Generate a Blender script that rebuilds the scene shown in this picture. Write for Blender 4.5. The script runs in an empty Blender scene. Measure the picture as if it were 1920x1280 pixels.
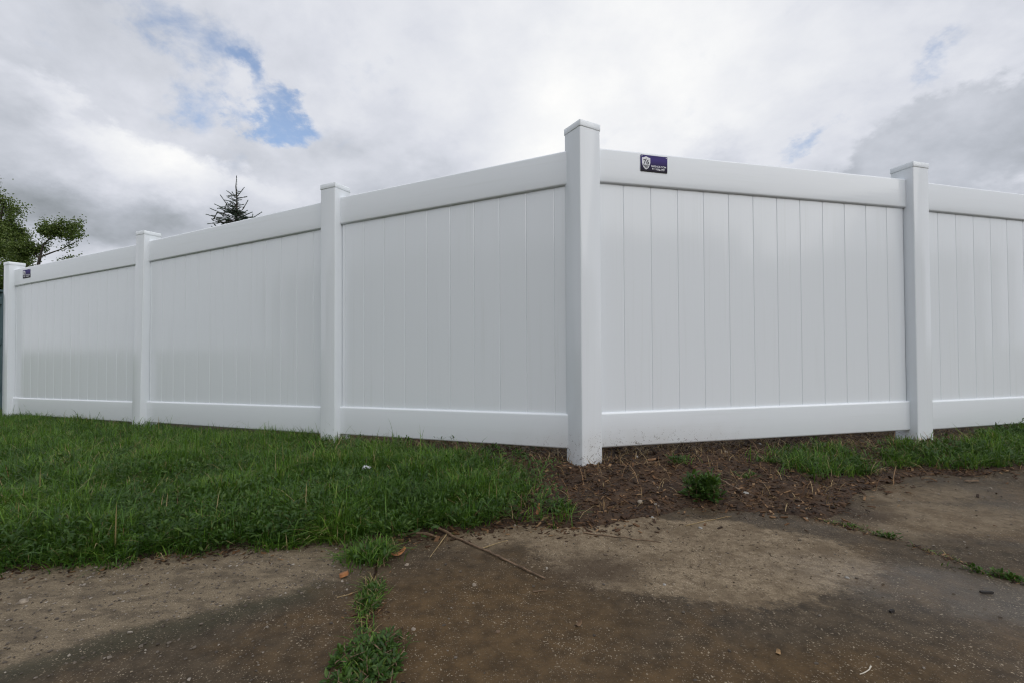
import bpy, bmesh, math, random
import numpy as np
from mathutils import Matrix, Vector

R = math.radians
scene = bpy.context.scene
col = scene.collection
rng = np.random.default_rng(76)
random.seed(76)

# ------------------------------------------------------------------ camera
HC = 0.60                                   # eye height above the pavement
FPX, PITCH, ROLL = 863.3, 0.0161, 0.0047
cam_d = bpy.data.cameras.new('camera')
cam = bpy.data.objects.new('camera', cam_d)
col.objects.link(cam)
cam_d.sensor_width = 36.0
cam_d.lens = FPX / 1920 * 36
cam_d.clip_start = 0.02
cam_d.clip_end = 2000
cam.matrix_world = (Matrix.Translation((0, 0, HC)) @ Matrix.Rotation(math.pi / 2 + PITCH, 4, 'X')
                    @ Matrix.Rotation(-ROLL, 4, 'Z'))
scene.camera = cam
CR = cam.matrix_world.to_3x3()


def ray(px, py):
    """world direction seen at a point of the 1920x1280 photograph"""
    return (CR @ Vector(((px - 960) / FPX, (640 - py) / FPX, -1))).normalized()


def G(px, py, z=0.0):
    """point of the ground plane at height z"""
    d = ray(px, py)
    t = (z - HC) / d.z
    return Vector((d.x * t, d.y * t, z))


def AT(px, py, y):
    d = ray(px, py)
    t = y / d.y
    return Vector((d.x * t, y, HC + d.z * t))


# ------------------------------------------------------------------ view
vs = scene.view_settings
vs.view_transform = 'Standard'
vs.look = 'None'
vs.gamma = 1
vs.exposure = 0.17
vs.use_curve_mapping = False
scene.cycles.use_denoising = True
scene.cycles.pixel_filter_type = 'BLACKMAN_HARRIS'
scene.cycles.filter_width = 1.15
scene.cycles.max_bounces = 6
scene.cycles.diffuse_bounces = 3
scene.cycles.glossy_bounces = 2
scene.cycles.adaptive_threshold = 0.02

# ------------------------------------------------------------------ sun
SUN_EL, SUN_AZ = R(44), R(146)              # azimuth from +Y towards +X
sd = bpy.data.lights.new('sun', 'SUN')
sun = bpy.data.objects.new('sun', sd)
col.objects.link(sun)
sd.energy = 1.45
sd.angle = R(80)
sd.color = (1.0, 0.97, 0.93)
sdir = Vector((math.sin(SUN_AZ) * math.cos(SUN_EL), math.cos(SUN_AZ) * math.cos(SUN_EL), math.sin(SUN_EL)))
sun.rotation_euler = sdir.to_track_quat('Z', 'Y').to_euler()
sun.location = sdir * 30


# ------------------------------------------------------------------ node helper
class NT:
    def __init__(self, tree):
        self.t = tree
        self.t.nodes.clear()

    def n(self, kind, **kw):
        nd = self.t.nodes.new(kind)
        for k, v in kw.items():
            setattr(nd, k, v)
        return nd

    def put(self, sock, val):
        if isinstance(val, bpy.types.NodeSocket):
            self.t.links.new(val, sock)
        elif isinstance(val, (tuple, list, Vector)) and hasattr(sock, 'default_value') and len(sock.default_value) == 4 and len(val) == 3:
            sock.default_value = (*val, 1)
        else:
            sock.default_value = val

    def m(self, op, a, b=None, c=None, clamp=False):
        nd = self.n('ShaderNodeMath', operation=op, use_clamp=clamp)
        for i, v in enumerate((a, b, c)):
            if v is not None:
                self.put(nd.inputs[i], v)
        return nd.outputs[0]

    def vm(self, op, a, b=None, out=0):
        nd = self.n('ShaderNodeVectorMath', operation=op)
        self.put(nd.inputs[0], a)
        if b is not None:
            if op == 'SCALE':
                self.put(nd.inputs['Scale'], b)
            else:
                self.put(nd.inputs[1], b)
        return nd.outputs[out]

    def dot(self, a, b):
        return self.vm('DOT_PRODUCT', a, b, 'Value')

    def ss(self, x, a, b, lo=0.0, hi=1.0, kind='SMOOTHSTEP'):
        nd = self.n('ShaderNodeMapRange', interpolation_type=kind)
        nd.clamp = True
        for i, v in enumerate((x, a, b, lo, hi)):
            self.put(nd.inputs[i], v)
        return nd.outputs[0]

    def noise(self, vec, scale, detail=6, rough=0.55, dist=0.0, color=False):
        nd = self.n('ShaderNodeTexNoise')
        self.put(nd.inputs['Vector'], vec)
        nd.inputs['Scale'].default_value = scale
        nd.inputs['Detail'].default_value = detail
        nd.inputs['Roughness'].default_value = rough
        nd.inputs['Distortion'].default_value = dist
        return nd.outputs['Color' if color else 'Fac']

    def voro(self, vec, scale, feature='F1', out='Distance', rand=1.0):
        nd = self.n('ShaderNodeTexVoronoi', feature=feature)
        self.put(nd.inputs['Vector'], vec)
        nd.inputs['Scale'].default_value = scale
        nd.inputs['Randomness'].default_value = rand
        return nd.outputs[out]

    def mix(self, f, a, b):
        nd = self.n('ShaderNodeMix', data_type='RGBA')
        self.put(nd.inputs[0], f)
        self.put(nd.inputs[6], a)
        self.put(nd.inputs[7], b)
        return nd.outputs[2]

    def mixf(self, f, a, b):
        nd = self.n('ShaderNodeMix', data_type='FLOAT')
        self.put(nd.inputs[0], f)
        self.put(nd.inputs[2], a)
        self.put(nd.inputs[3], b)
        return nd.outputs[0]

    def ramp(self, f, stops):
        nd = self.n('ShaderNodeValToRGB')
        el = nd.color_ramp.elements
        while len(el) < len(stops):
            el.new(0.5)
        for e, (p, c) in zip(el, stops):
            e.position = p
            e.color = (*c, 1)
        self.put(nd.inputs[0], f)
        return nd.outputs[0]

    def hsv(self, c, sat, val=1.0):
        nd = self.n('ShaderNodeHueSaturation')
        nd.inputs['Saturation'].default_value = sat
        nd.inputs['Value'].default_value = val
        self.put(nd.inputs['Color'], c)
        return nd.outputs[0]

    def xyz(self, x, y, z):
        nd = self.n('ShaderNodeCombineXYZ')
        for i, v in enumerate((x, y, z)):
            self.put(nd.inputs[i], v)
        return nd.outputs[0]

    def sep(self, v):
        nd = self.n('ShaderNodeSeparateXYZ')
        self.put(nd.inputs[0], v)
        return nd.outputs


# ------------------------------------------------------------------ sky: broken overcast over a Nishita sky
world = bpy.data.worlds.new('World')
scene.world = world
world.use_nodes = True
world.cycles.sampling_method = 'MANUAL'
world.cycles.sample_map_resolution = 512
w = NT(world.node_tree)
D = w.vm('NORMALIZE', w.n('ShaderNodeTexCoord').outputs['Generated'])
dz = w.m('MAXIMUM', w.sep(D)[2], 0.0)
# cloud deck coordinates: the direction cut with a level sheet, so that clouds close up towards the horizon
deck = w.vm('DIVIDE', D, w.xyz(*(w.m('ADD', dz, 0.55),) * 3))
wob = w.vm('SUBTRACT', w.noise(deck, 3.0, 8, 0.6, color=True), (0.5, 0.5, 0.5))
wob2 = w.vm('SUBTRACT', w.noise(deck, 9.0, 6, 0.6, color=True), (0.5, 0.5, 0.5))
DW = w.vm('ADD', D, w.vm('ADD', w.vm('SCALE', wob, 0.34), w.vm('SCALE', wob2, 0.11)))
DS = w.vm('ADD', D, w.vm('SCALE', wob, 0.34))


def blob(cx, cy, ax, ay, rot, inner, outer, vec):
    """1 inside an ellipse of the sky (centre and half axes given as seen in the photograph), 0 outside"""
    c = ray(cx, cy)
    a = R(rot)
    p1 = ray(cx + ax * math.cos(a), cy + ax * math.sin(a))
    p2 = ray(cx - ay * math.sin(a), cy + ay * math.cos(a))
    e1 = (p1 - c * p1.dot(c)).normalized()
    e2 = (p2 - c * p2.dot(c)).normalized()
    u = w.m('DIVIDE', w.dot(vec, e1), p1.dot(e1))
    v = w.m('DIVIDE', w.dot(vec, e2), p2.dot(e2))
    r = w.m('SQRT', w.m('ADD', w.m('MULTIPLY', u, u), w.m('MULTIPLY', v, v)))
    f = w.ss(w.dot(vec, c), 0.0, 0.2)
    return w.m('MULTIPLY', w.ss(r, inner, outer, 1.0, 0.0), f)


def addm(a, b, k):
    return w.m('MULTIPLY_ADD', b, k, a)


n_big = w.noise(deck, 1.3, 8, 0.55, 0.4)
n_mid = w.noise(deck, 3.6, 8, 0.58, 0.3)
n_fine = w.noise(deck, 10.0, 7, 0.62, 0.2)
relief = w.m('SUBTRACT', w.noise(deck, 3.2, 8, 0.56), w.noise(w.vm('ADD', deck, (0.10, 0.03, 0.05)), 3.2, 8, 0.56))

sky = w.n('ShaderNodeTexSky', sky_type='NISHITA')
sky.sun_disc = False
sky.sun_elevation = SUN_EL
sky.sun_rotation = SUN_AZ
sky.air_density = 1.0
sky.dust_density = 0.6
sky.ozone_density = 2.0
bg_sky = w.n('ShaderNodeBackground')
w.put(bg_sky.inputs[0], sky.outputs[0])
bg_sky.inputs[1].default_value = 0.15

# openings to the blue
hole = w.m('MAXIMUM', blob(532, 212, 84, 42, 50, 0.05, 1.25, DW), w.m('MULTIPLY', blob(455, 145, 120, 40, 40, 0.0, 1.3, DW), 0.74))
hole = w.m('MAXIMUM', hole, w.m('MULTIPLY', blob(345, 65, 220, 80, 28, 0.0, 1.3, DW), 0.57))
hole = w.m('MAXIMUM', hole, w.m('MULTIPLY', blob(1500, 250, 120, 36, -38, 0.0, 1.3, DW), 0.54))
hole = w.m('MAXIMUM', hole, w.m('MULTIPLY', blob(1780, 72, 130, 36, -30, 0.0, 1.3, DW), 0.48))
wisp = w.m('ADD', w.m('MULTIPLY', n_fine, 0.8), w.m('MULTIPLY', n_mid, 0.2))
open_ = w.m('SUBTRACT', w.m('MULTIPLY', hole, 1.45), w.m('MULTIPLY', w.ss(wisp, 0.25, 0.75), 1.05))
blue = w.ss(open_, -0.30, 0.85)

# brightness of the high sheet
val = w.m('MULTIPLY_ADD', w.m('SUBTRACT', n_big, 0.5), 0.80, 0.66)
val = addm(val, w.m('SUBTRACT', n_mid, 0.5), 0.34)
val = addm(val, relief, 0.45)
val = addm(val, w.m('SUBTRACT', n_fine, 0.5), 0.08)
val = addm(val, blob(1230, 150, 420, 260, -20, 0.0, 1.5, DS), 0.22)
val = addm(val, blob(780, 150, 260, 200, 30, 0.0, 1.4, DS), 0.02)
val = addm(val, blob(1420, 210, 300, 55, -33, 0.0, 1.4, DS), -0.05)
val = addm(val, blob(1320, 280, 90, 60, -20, 0.0, 1.4, DS), -0.16)
val = addm(val, blob(660, 330, 200, 70, 10, 0.0, 1.4, DS), -0.12)
# the bank of cumulus at the left
mL = blob(130, 360, 500, 240, 28, 0.84, 1.06, DW)
vL = w.m('MULTIPLY_ADD', w.m('SUBTRACT', n_mid, 0.5), 0.26, 0.67)
vL = addm(vL, relief, 0.70)
vL = addm(vL, w.m('SUBTRACT', n_fine, 0.5), 0.08)
vL = addm(vL, blob(330, 210, 330, 100, 33, 0.0, 1.3, DS), 0.26)
vL = addm(vL, blob(190, 420, 300, 90, 12, 0.0, 1.4, DS), -0.24)
vL = addm(vL, blob(20, 250, 160, 200, 0, 0.0, 1.4, DS), -0.10)
vL = addm(vL, blob(330, 400, 90, 50, 40, 0.0, 1.3, DS), -0.10)
# the bank at the right
mR = blob(1850, 330, 470, 215, -27, 0.88, 1.05, DW)
vR = w.m('MULTIPLY_ADD', w.m('SUBTRACT', n_mid, 0.5), 0.16, 0.52)
vR = addm(vR, relief, 0.60)
vR = addm(vR, w.m('SUBTRACT', n_fine, 0.5), 0.10)
vR = addm(vR, blob(1540, 270, 200, 45, -27, 0.0, 1.4, DS), 0.26)
vR = addm(vR, blob(1960, 350, 130, 60, -5, 0.0, 1.5, DS), 0.34)
vR = addm(vR, blob(1800, 250, 130, 60, -25, 0.0, 1.5, DS), -0.08)

val = w.mixf(mL, val, vL)
val = w.mixf(mR, val, vR)
val = w.m('MAXIMUM', val, 0.12)
val = w.m('MINIMUM', val, w.m('MULTIPLY_ADD', w.m('SUBTRACT', val, 0.74), 0.62, 0.74))
tint = w.ramp(val, [(0.15, (0.90, 1.0, 1.07)), (0.50, (0.93, 0.985, 1.095)), (0.70, (0.955, 0.985, 1.075)), (0.95, (1.0, 1.0, 0.99))])
ccol = w.vm('SCALE', tint, val)
bg_cl = w.n('ShaderNodeBackground')
w.put(bg_cl.inputs[0], ccol)
bg_cl.inputs[1].default_value = 0.93
blue = w.m('MULTIPLY', w.m('MULTIPLY', blue, 0.84), w.m('SUBTRACT', 1.0, w.m('MULTIPLY', mL, 0.93)))
blue = w.m('MULTIPLY', blue, w.m('SUBTRACT', 1.0, w.m('MULTIPLY', mR, 0.93)))
mixs = w.n('ShaderNodeMixShader')
w.put(mixs.inputs[0], blue)
w.t.links.new(bg_cl.outputs[0], mixs.inputs[1])
w.t.links.new(bg_sky.outputs[0], mixs.inputs[2])
wo = w.n('ShaderNodeOutputWorld')
w.t.links.new(mixs.outputs[0], wo.inputs[0])

# ------------------------------------------------------------------ object helpers
def tag(o, label=None, cat=None, group=None, kind=None):
    for k, v in (('label', label), ('category', cat), ('group', group), ('kind', kind)):
        if v:
            o[k] = v
    return o


def empty(name, loc=(0, 0, 0), rz=0.0):
    o = bpy.data.objects.new(name, None)
    o.empty_display_size = 0.1
    o.location = loc
    o.rotation_euler = (0, 0, rz)
    col.objects.link(o)
    return o


def obj(name, me, mat=None, parent=None, loc=None, rot=None):
    o = bpy.data.objects.new(name, me)
    if mat is not None and len(me.materials) == 0:
        me.materials.append(mat)
    col.objects.link(o)
    if parent is not None:
        o.parent = parent
    if loc is not None:
        o.location = loc
    if rot is not None:
        o.rotation_euler = rot
    return o


def mesh_np(name, verts, faces, rnd=None, smooth=False, attr='rnd'):
    """faces: list of arrays with 3 or 4 columns"""
    me = bpy.data.meshes.new(name)
    verts = np.asarray(verts, np.float32)
    loops, starts, n = [], [], 0
    for f in faces:
        f = np.asarray(f, np.int32)
        if len(f) == 0:
            continue
        k = f.shape[1]
        loops.append(f.ravel())
        starts.append(n + np.arange(len(f), dtype=np.int32) * k)
        n += f.size
    loops = np.concatenate(loops)
    starts = np.concatenate(starts)
    me.vertices.add(len(verts))
    me.vertices.foreach_set('co', verts.ravel())
    me.loops.add(len(loops))
    me.loops.foreach_set('vertex_index', loops)
    me.polygons.add(len(starts))
    me.polygons.foreach_set('loop_start', starts)
    me.polygons.foreach_set('use_smooth', np.full(len(starts), smooth))
    if rnd is not None:
        a = me.attributes.new(attr, 'FLOAT', 'POINT')
        a.data.foreach_set('value', np.asarray(rnd, np.float32))
    me.update()
    me.validate()
    return me


def bm_mesh(name, bm, smooth=None):
    me = bpy.data.meshes.new(name)
    bmesh.ops.recalc_face_normals(bm, faces=bm.faces)
    bm.to_mesh(me)
    bm.free()
    if smooth is not None:
        me.polygons.foreach_set('use_smooth', np.full(len(me.polygons), True))
        me.set_sharp_from_angle(angle=R(smooth))
    return me


def ring_loft(name, rings, closed_ends=True, smooth=40):
    """rings of equal length, lofted and capped"""
    bm = bmesh.new()
    vv = [[bm.verts.new(p) for p in r] for r in rings]
    n = len(rings[0])
    for a, b in zip(vv[:-1], vv[1:]):
        for i in range(n):
            bm.faces.new((a[i], a[(i + 1) % n], b[(i + 1) % n], b[i]))
    if closed_ends:
        bm.faces.new(vv[0][::-1])
        bm.faces.new(vv[-1])
    return bm_mesh(name, bm, smooth)


def rrect(wx, wy, r, seg=3):
    """rounded rectangle outline centred on 0"""
    pts = []
    for cx, cy, a0 in ((wx / 2 - r, wy / 2 - r, 0), (-wx / 2 + r, wy / 2 - r, 90), (-wx / 2 + r, -wy / 2 + r, 180), (wx / 2 - r, -wy / 2 + r, 270)):
        for k in range(seg + 1):
            a = R(a0 + 90 * k / seg)
            pts.append((cx + r * math.cos(a), cy + r * math.sin(a)))
    return pts


class VN:
    """value noise on a numpy array of points"""
    def __init__(self, seed):
        self.t = np.random.default_rng(seed).random((256, 256))

    def one(self, x, y):
        xi = np.floor(x).astype(int)
        yi = np.floor(y).astype(int)
        fx = x - xi
        fy = y - yi
        fx = fx * fx * (3 - 2 * fx)
        fy = fy * fy * (3 - 2 * fy)
        t = self.t
        a = t[xi % 256, yi % 256]
        b = t[(xi + 1) % 256, yi % 256]
        c = t[xi % 256, (yi + 1) % 256]
        d = t[(xi + 1) % 256, (yi + 1) % 256]
        return (a * (1 - fx) + b * fx) * (1 - fy) + (c * (1 - fx) + d * fx) * fy

    def __call__(self, x, y, s, o=4):
        x = np.asarray(x, float)
        y = np.asarray(y, float)
        v, amp, tot = 0, 1.0, 0
        for k in range(o):
            v = v + amp * self.one(x * s + 17.3 * k, y * s + 9.1 * k)
            tot += amp
            amp *= 0.5
            s *= 2.03
        return v / tot


vn = VN(5)
vn2 = VN(11)


def sstep(x, a, b):
    t = np.clip((np.asarray(x, float) - a) / (b - a), 0, 1)
    return t * t * (3 - 2 * t)


# ------------------------------------------------------------------ plan of the place
POST = {'A': (0.3516, 2.2647, 29.97, 1.0930), 'B': (-1.1175, 2.9104, -26.03, 1.0331), 'C': (-3.0151, 3.7981, -26.17, 0.9726),
        'D': (-5.1476, 4.7559, -26.56, 0.9093), 'E': (2.3791, 2.7361, 15.48, 1.0771)}
dEF = Vector((math.cos(R(15.0)), math.sin(R(15.0))))
POST['F'] = (2.3791 + dEF.x * 2.40, 2.7361 + dEF.y * 2.40, 15.0, 1.077)
POST['G'] = (2.3791 + dEF.x * 4.80, 2.7361 + dEF.y * 4.80, 15.0, 1.080)
GROUND_Z = {'A': 0.040, 'B': 0.020, 'C': -0.035, 'D': -0.085, 'E': 0.042, 'F': 0.05, 'G': 0.055}
order = ['D', 'C', 'B', 'A', 'E', 'F', 'G']
FX = np.array([-40.0] + [POST[k][0] for k in order] + [40.0])
FY = np.array([4.7559 + 34.85 * 0.45] + [POST[k][1] for k in order] + [POST['G'][1] + (40 - POST['G'][0]) * 0.268])
FZ = np.array([-0.12] + [GROUND_Z[k] for k in order] + [0.06])

# where the paving meets soil and turf
edge_px = [(0, 1078), (150, 1062), (300, 1048), (450, 1030), (600, 1012), (700, 1010), (800, 1000), (900, 995), (1000, 985), (1060, 980), (1130, 978),
           (1220, 970), (1290, 955), (1360, 950), (1440, 955), (1530, 972), (1575, 960), (1610, 918), (1650, 902), (1740, 890), (1830, 884), (1920, 876)]
edge = [G(*p) for p in edge_px]
EX = np.array([-40.0, -8.0] + [p.x for p in edge] + [9.0, 40.0])
EY = np.array([edge[0].y - 1.2, edge[0].y - 0.65] + [p.y for p in edge] + [edge[-1].y + 1.2, edge[-1].y + 7])


def y_edge(x, y=None):
    return np.interp(x, EX, EY) + (vn(np.asarray(x), np.zeros_like(x), 6.0, 4) - 0.5) * 0.13


def y_fence(x):
    return np.interp(x, FX, FY)


def soil_z(x, y):
    ye, yf = y_edge(x), y_fence(x)
    s = y - ye
    t = np.clip(s / np.maximum(yf - ye, 0.05), 0, 1)
    zf = np.interp(x, FX, FZ)
    z = 0.007 + (zf - 0.007) * (t * t * (3 - 2 * t)) + np.clip(s, 0, 0.2) * 0.06
    rough = sstep(s, 0.0, 0.12)
    near = sstep(8 - np.hypot(x, y - 2), 0, 4)
    z = z + rough * near * ((vn(x, y, 9, 4) - 0.5) * 0.042 + (vn2(x, y, 38, 3) - 0.5) * 0.024)
    far = sstep(np.hypot(x, y), 8, 40)
    z = z * (1 - far)
    return np.where(s > 0, z, np.maximum(-0.007, 0.007 + s * 1.2))


def lawn_mask(x, y):
    """how much turf stands here: left bank, and the strip along the right run"""
    s = y - y_edge(x)
    f = y_fence(x) - y
    n = vn(x, y, 3.2, 4) - 0.5
    left = sstep(0.06 - x + n * 0.7 - 0.10 * (f < 0.25), -0.14, 0.24)
    gapf = np.interp(x, [-1.6, -1.1, -0.6, 0.2], [-0.02, 0.03, 0.10, 0.17])
    left = left * sstep(f - gapf + n * 0.06, -0.02, 0.05)
    right = sstep(x - 1.18 + n * 1.0 + 0.0 * f, -0.05, 0.45) * sstep(f + n * 0.08, 0.05 , 0.12)
    right = right * sstep(s + n * 0.10 - np.interp(x, [1.2, 1.7, 2.2], [0.14, 0.05, 0.0]), 0.0, 0.06)
    right = right * (0.12 + 0.88 * sstep(vn2(x, y, 5.0, 3), 0.37, 0.57))
    right_far = sstep(x, 2.7, 3.0)
    return np.clip(left * sstep(s + n * 0.24, -0.03, 0.07) + np.maximum(right, right_far * sstep(s, 0, 0.05) * sstep(f, 0.0, 0.04)), 0, 1) * (s > -0.06)


# ------------------------------------------------------------------ materials
MATS = {}


def mat(name):
    m = bpy.data.materials.new(name)
    m.use_nodes = True
    t = NT(m.node_tree)
    out = t.n('ShaderNodeOutputMaterial')
    b = t.n('ShaderNodeBsdfPrincipled')
    t.t.links.new(b.outputs[0], out.inputs[0])
    MATS[name] = m
    return m, t, b, out


def pos(t):
    return t.n('ShaderNodeNewGeometry').outputs['Position']


def bump(t, h, strength, dist, b):
    nd = t.n('ShaderNodeBump')
    nd.inputs['Strength'].default_value = strength
    nd.inputs['Distance'].default_value = dist
    t.put(nd.inputs['Height'], h)
    t.put(b.inputs['Normal'], nd.outputs[0])
    return nd


def vinyl(name, along):
    m, t, b, _ = mat(name)
    p = pos(t)
    x, y, z = t.sep(p)
    u = t.m('MULTIPLY_ADD', y, 0.5, x)
    if along == 'board':
        c = t.xyz(t.m('MULTIPLY', u, 42.0), t.m('MULTIPLY', y, 0.0), t.m('MULTIPLY', z, 1.1))
    else:
        c = t.xyz(t.m('MULTIPLY', u, 1.1), 0.0, t.m('MULTIPLY', z, 34.0))
    streak = t.noise(c, 1.0, 3, 0.6)
    broad = t.noise(p, 1.6, 3, 0.5)
    # dust and rain-splash of soil low on the fence, strongest beside the dug corner
    low = t.ss(z, 0.10, 0.28, 1.0, 0.0)
    near = t.ss(t.vm('DISTANCE', t.xyz(x, y, 0.1), (0.62, 2.30, 0.1), 'Value'), 0.12, 0.95, 1.0, 0.05)
    cell = t.voro(t.vm('ADD', p, t.vm('SCALE', t.noise(p, 60, 2, 0.5, color=True), 0.01)), 240.0)
    pick = t.noise(p, 42.0, 3, 0.6)
    thr = t.m('MULTIPLY', t.m('MULTIPLY', low, near), t.ss(pick, 0.42, 0.68))
    dot = t.m('LESS_THAN', cell, t.m('MULTIPLY', thr, 0.52))
    film = t.m('MULTIPLY', t.m('MULTIPLY', low, t.m('MULTIPLY_ADD', near, 0.9, 0.1)), t.m('MULTIPLY', t.noise(p, 11.0, 4, 0.6), 0.42))
    base = t.mix(t.m('MULTIPLY', broad, 0.5), (0.825, 0.868, 0.912), (0.805, 0.848, 0.892))
    rain = t.ss(streak, 0.52, 0.80, 0.0, 0.16)
    base = t.mix(rain, base, (0.62, 0.66, 0.64))
    base = t.mix(film, base, (0.42, 0.36, 0.29))
    base = t.mix(t.m('MULTIPLY', dot, 0.85), base, (0.085, 0.06, 0.042))
    t.put(b.inputs['Base Color'], base)
    t.put(b.inputs['Roughness'], t.m('MULTIPLY_ADD', streak, 0.12, 0.06))
    b.inputs['IOR'].default_value = 1.5
    bump(t, t.m('ADD', streak, t.m('MULTIPLY', broad, 1.5)), 0.14, 0.003, b)
    return m


V_BOARD = vinyl('white_vinyl_board', 'board')
V_RAIL = vinyl('white_vinyl_rail', 'rail')


def simple(name, c, rough=0.7, var=0.25, scale=30.0, bmp=0.0, spec=0.5):
    m, t, b, _ = mat(name)
    oc = t.n('ShaderNodeTexCoord').outputs['Object']
    n = t.noise(oc, scale, 5, 0.6)
    dark = tuple(k * (1 - var) for k in c)
    lite = tuple(min(1, k * (1 + var)) for k in c)
    t.put(b.inputs['Base Color'], t.mix(t.ss(n, 0.3, 0.7), dark, lite))
    b.inputs['Roughness'].default_value = rough
    b.inputs['Specular IOR Level'].default_value = spec
    if bmp:
        bump(t, n, bmp, 0.01, b)
    return m


def foliage(name, stops, trans=0.35, rough=0.5, patch=0.0):
    """leaf sheet: each blade or leaf carries its own number rnd"""
    m, t, b, out = mat(name)
    a = t.n('ShaderNodeAttribute', attribute_name='rnd').outputs['Fac']
    if patch:
        a = t.m('ADD', a, t.m('MULTIPLY', t.m('SUBTRACT', t.noise(pos(t), 2.6, 4, 0.6), 0.5), patch), clamp=True)
    c = t.ramp(a, stops)
    t.put(b.inputs['Base Color'], c)
    b.inputs['Roughness'].default_value = rough
    b.inputs['Specular IOR Level'].default_value = 0.35
    tr = t.n('ShaderNodeBsdfTranslucent')
    t.put(tr.inputs[0], t.mix(0.35, c, (0.16, 0.24, 0.03)))
    ms = t.n('ShaderNodeMixShader')
    ms.inputs[0].default_value = trans
    t.t.links.new(b.outputs[0], ms.inputs[1])
    t.t.links.new(tr.outputs[0], ms.inputs[2])
    t.t.links.new(ms.outputs[0], out.inputs[0])
    return m


M_GRASS = foliage('grass_blade', [(0.0, (0.018, 0.048, 0.008)), (0.45, (0.060, 0.150, 0.014)), (0.80, (0.155, 0.280, 0.030)), (0.955, (0.19, 0.23, 0.05)), (0.975, (0.32, 0.25, 0.12))], 0.35, 0.45, 0.8)
M_WEED = foliage('weed_leaf', [(0.0, (0.020, 0.052, 0.010)), (0.5, (0.046, 0.104, 0.018)), (1.0, (0.105, 0.175, 0.034))], 0.30, 0.45, 0.4)
M_TREE = foliage('tree_leaf', [(0.0, (0.055, 0.090, 0.022)), (0.5, (0.105, 0.155, 0.038)), (1.0, (0.19, 0.23, 0.070))], 0.35, 0.5)
M_NEEDLE = foliage('spruce_needle', [(0.0, (0.034, 0.066, 0.048)), (0.6, (0.062, 0.110, 0.078)), (1.0, (0.11, 0.15, 0.095))], 0.10, 0.5)
M_STRAW = foliage('straw', [(0.0, (0.08, 0.045, 0.020)), (0.5, (0.20, 0.125, 0.055)), (1.0, (0.42, 0.32, 0.17))], 0.10, 0.7)
M_BARKBIT = foliage('bark_mulch', [(0.0, (0.014, 0.0075, 0.004)), (0.50, (0.056, 0.027, 0.012)), (0.85, (0.130, 0.066, 0.028)), (1.0, (0.28, 0.175, 0.09))], 0.0, 0.75)
M_CRUMB = foliage('dirt_crumb', [(0.0, (0.06, 0.042, 0.028)), (0.6, (0.13, 0.10, 0.07)), (1.0, (0.26, 0.21, 0.15))], 0.0, 0.9)
M_CLOD = foliage('soil_clod', [(0.0, (0.016, 0.009, 0.006)), (0.6, (0.046, 0.026, 0.016)), (1.0, (0.10, 0.060, 0.036))], 0.0, 0.95)
M_STONE = foliage('gravel_stone', [(0.0, (0.06, 0.048, 0.037)), (0.7, (0.15, 0.125, 0.10)), (1.0, (0.32, 0.285, 0.24))], 0.0, 0.7)
M_TWIG = simple('twig_bark', (0.16, 0.105, 0.065), 0.8, 0.4, 60, 0.4)
M_DRY = simple('dry_stalk', (0.30, 0.22, 0.11), 0.7, 0.3, 80, 0.2)
M_CHIP = simple('fresh_wood_chip', (0.32, 0.135, 0.050), 0.7, 0.35, 50, 0.3)
M_BARK = simple('tree_bark', (0.050, 0.042, 0.034), 0.9, 0.5, 14, 0.6)


# ---- ground: dug soil by the fence, turf earth, far meadow
def ground_material():
    m, t, b, _ = mat('ground_soil')
    p = pos(t)
    lawn = t.n('ShaderNodeAttribute', attribute_name='lawn').outputs['Fac']
    far = t.n('ShaderNodeAttribute', attribute_name='far').outputs['Fac']
    n1 = t.noise(p, 7, 6, 0.6)
    n2 = t.noise(p, 55, 5, 0.65)
    n3 = t.noise(p, 260, 3, 0.6)
    soil = t.ramp(t.m('ADD', t.m('MULTIPLY', n1, 0.5), t.m('MULTIPLY', n2, 0.5)), [(0.34, (0.014, 0.008, 0.005)), (0.48, (0.040, 0.023, 0.013)), (0.64, (0.090, 0.053, 0.030))])
    soil = t.mix(t.ss(n3, 0.62, 0.76), soil, (0.13, 0.09, 0.055))
    turf = t.mix(n2, (0.018, 0.014, 0.008), (0.042, 0.032, 0.017))
    mead = t.mix(t.noise(p, 0.5, 6, 0.65), (0.050, 0.085, 0.022), (0.10, 0.13, 0.04))
    c = t.mix(lawn, soil, turf)
    c = t.mix(far, c, mead)
    t.put(b.inputs['Base Color'], t.hsv(c, 1.12, 1.05))
    b.inputs['Roughness'].default_value = 0.9
    bump(t, t.m('ADD', n2, t.m('MULTIPLY', n3, 0.5)), 0.9, 0.012, b)
    return m


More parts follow.
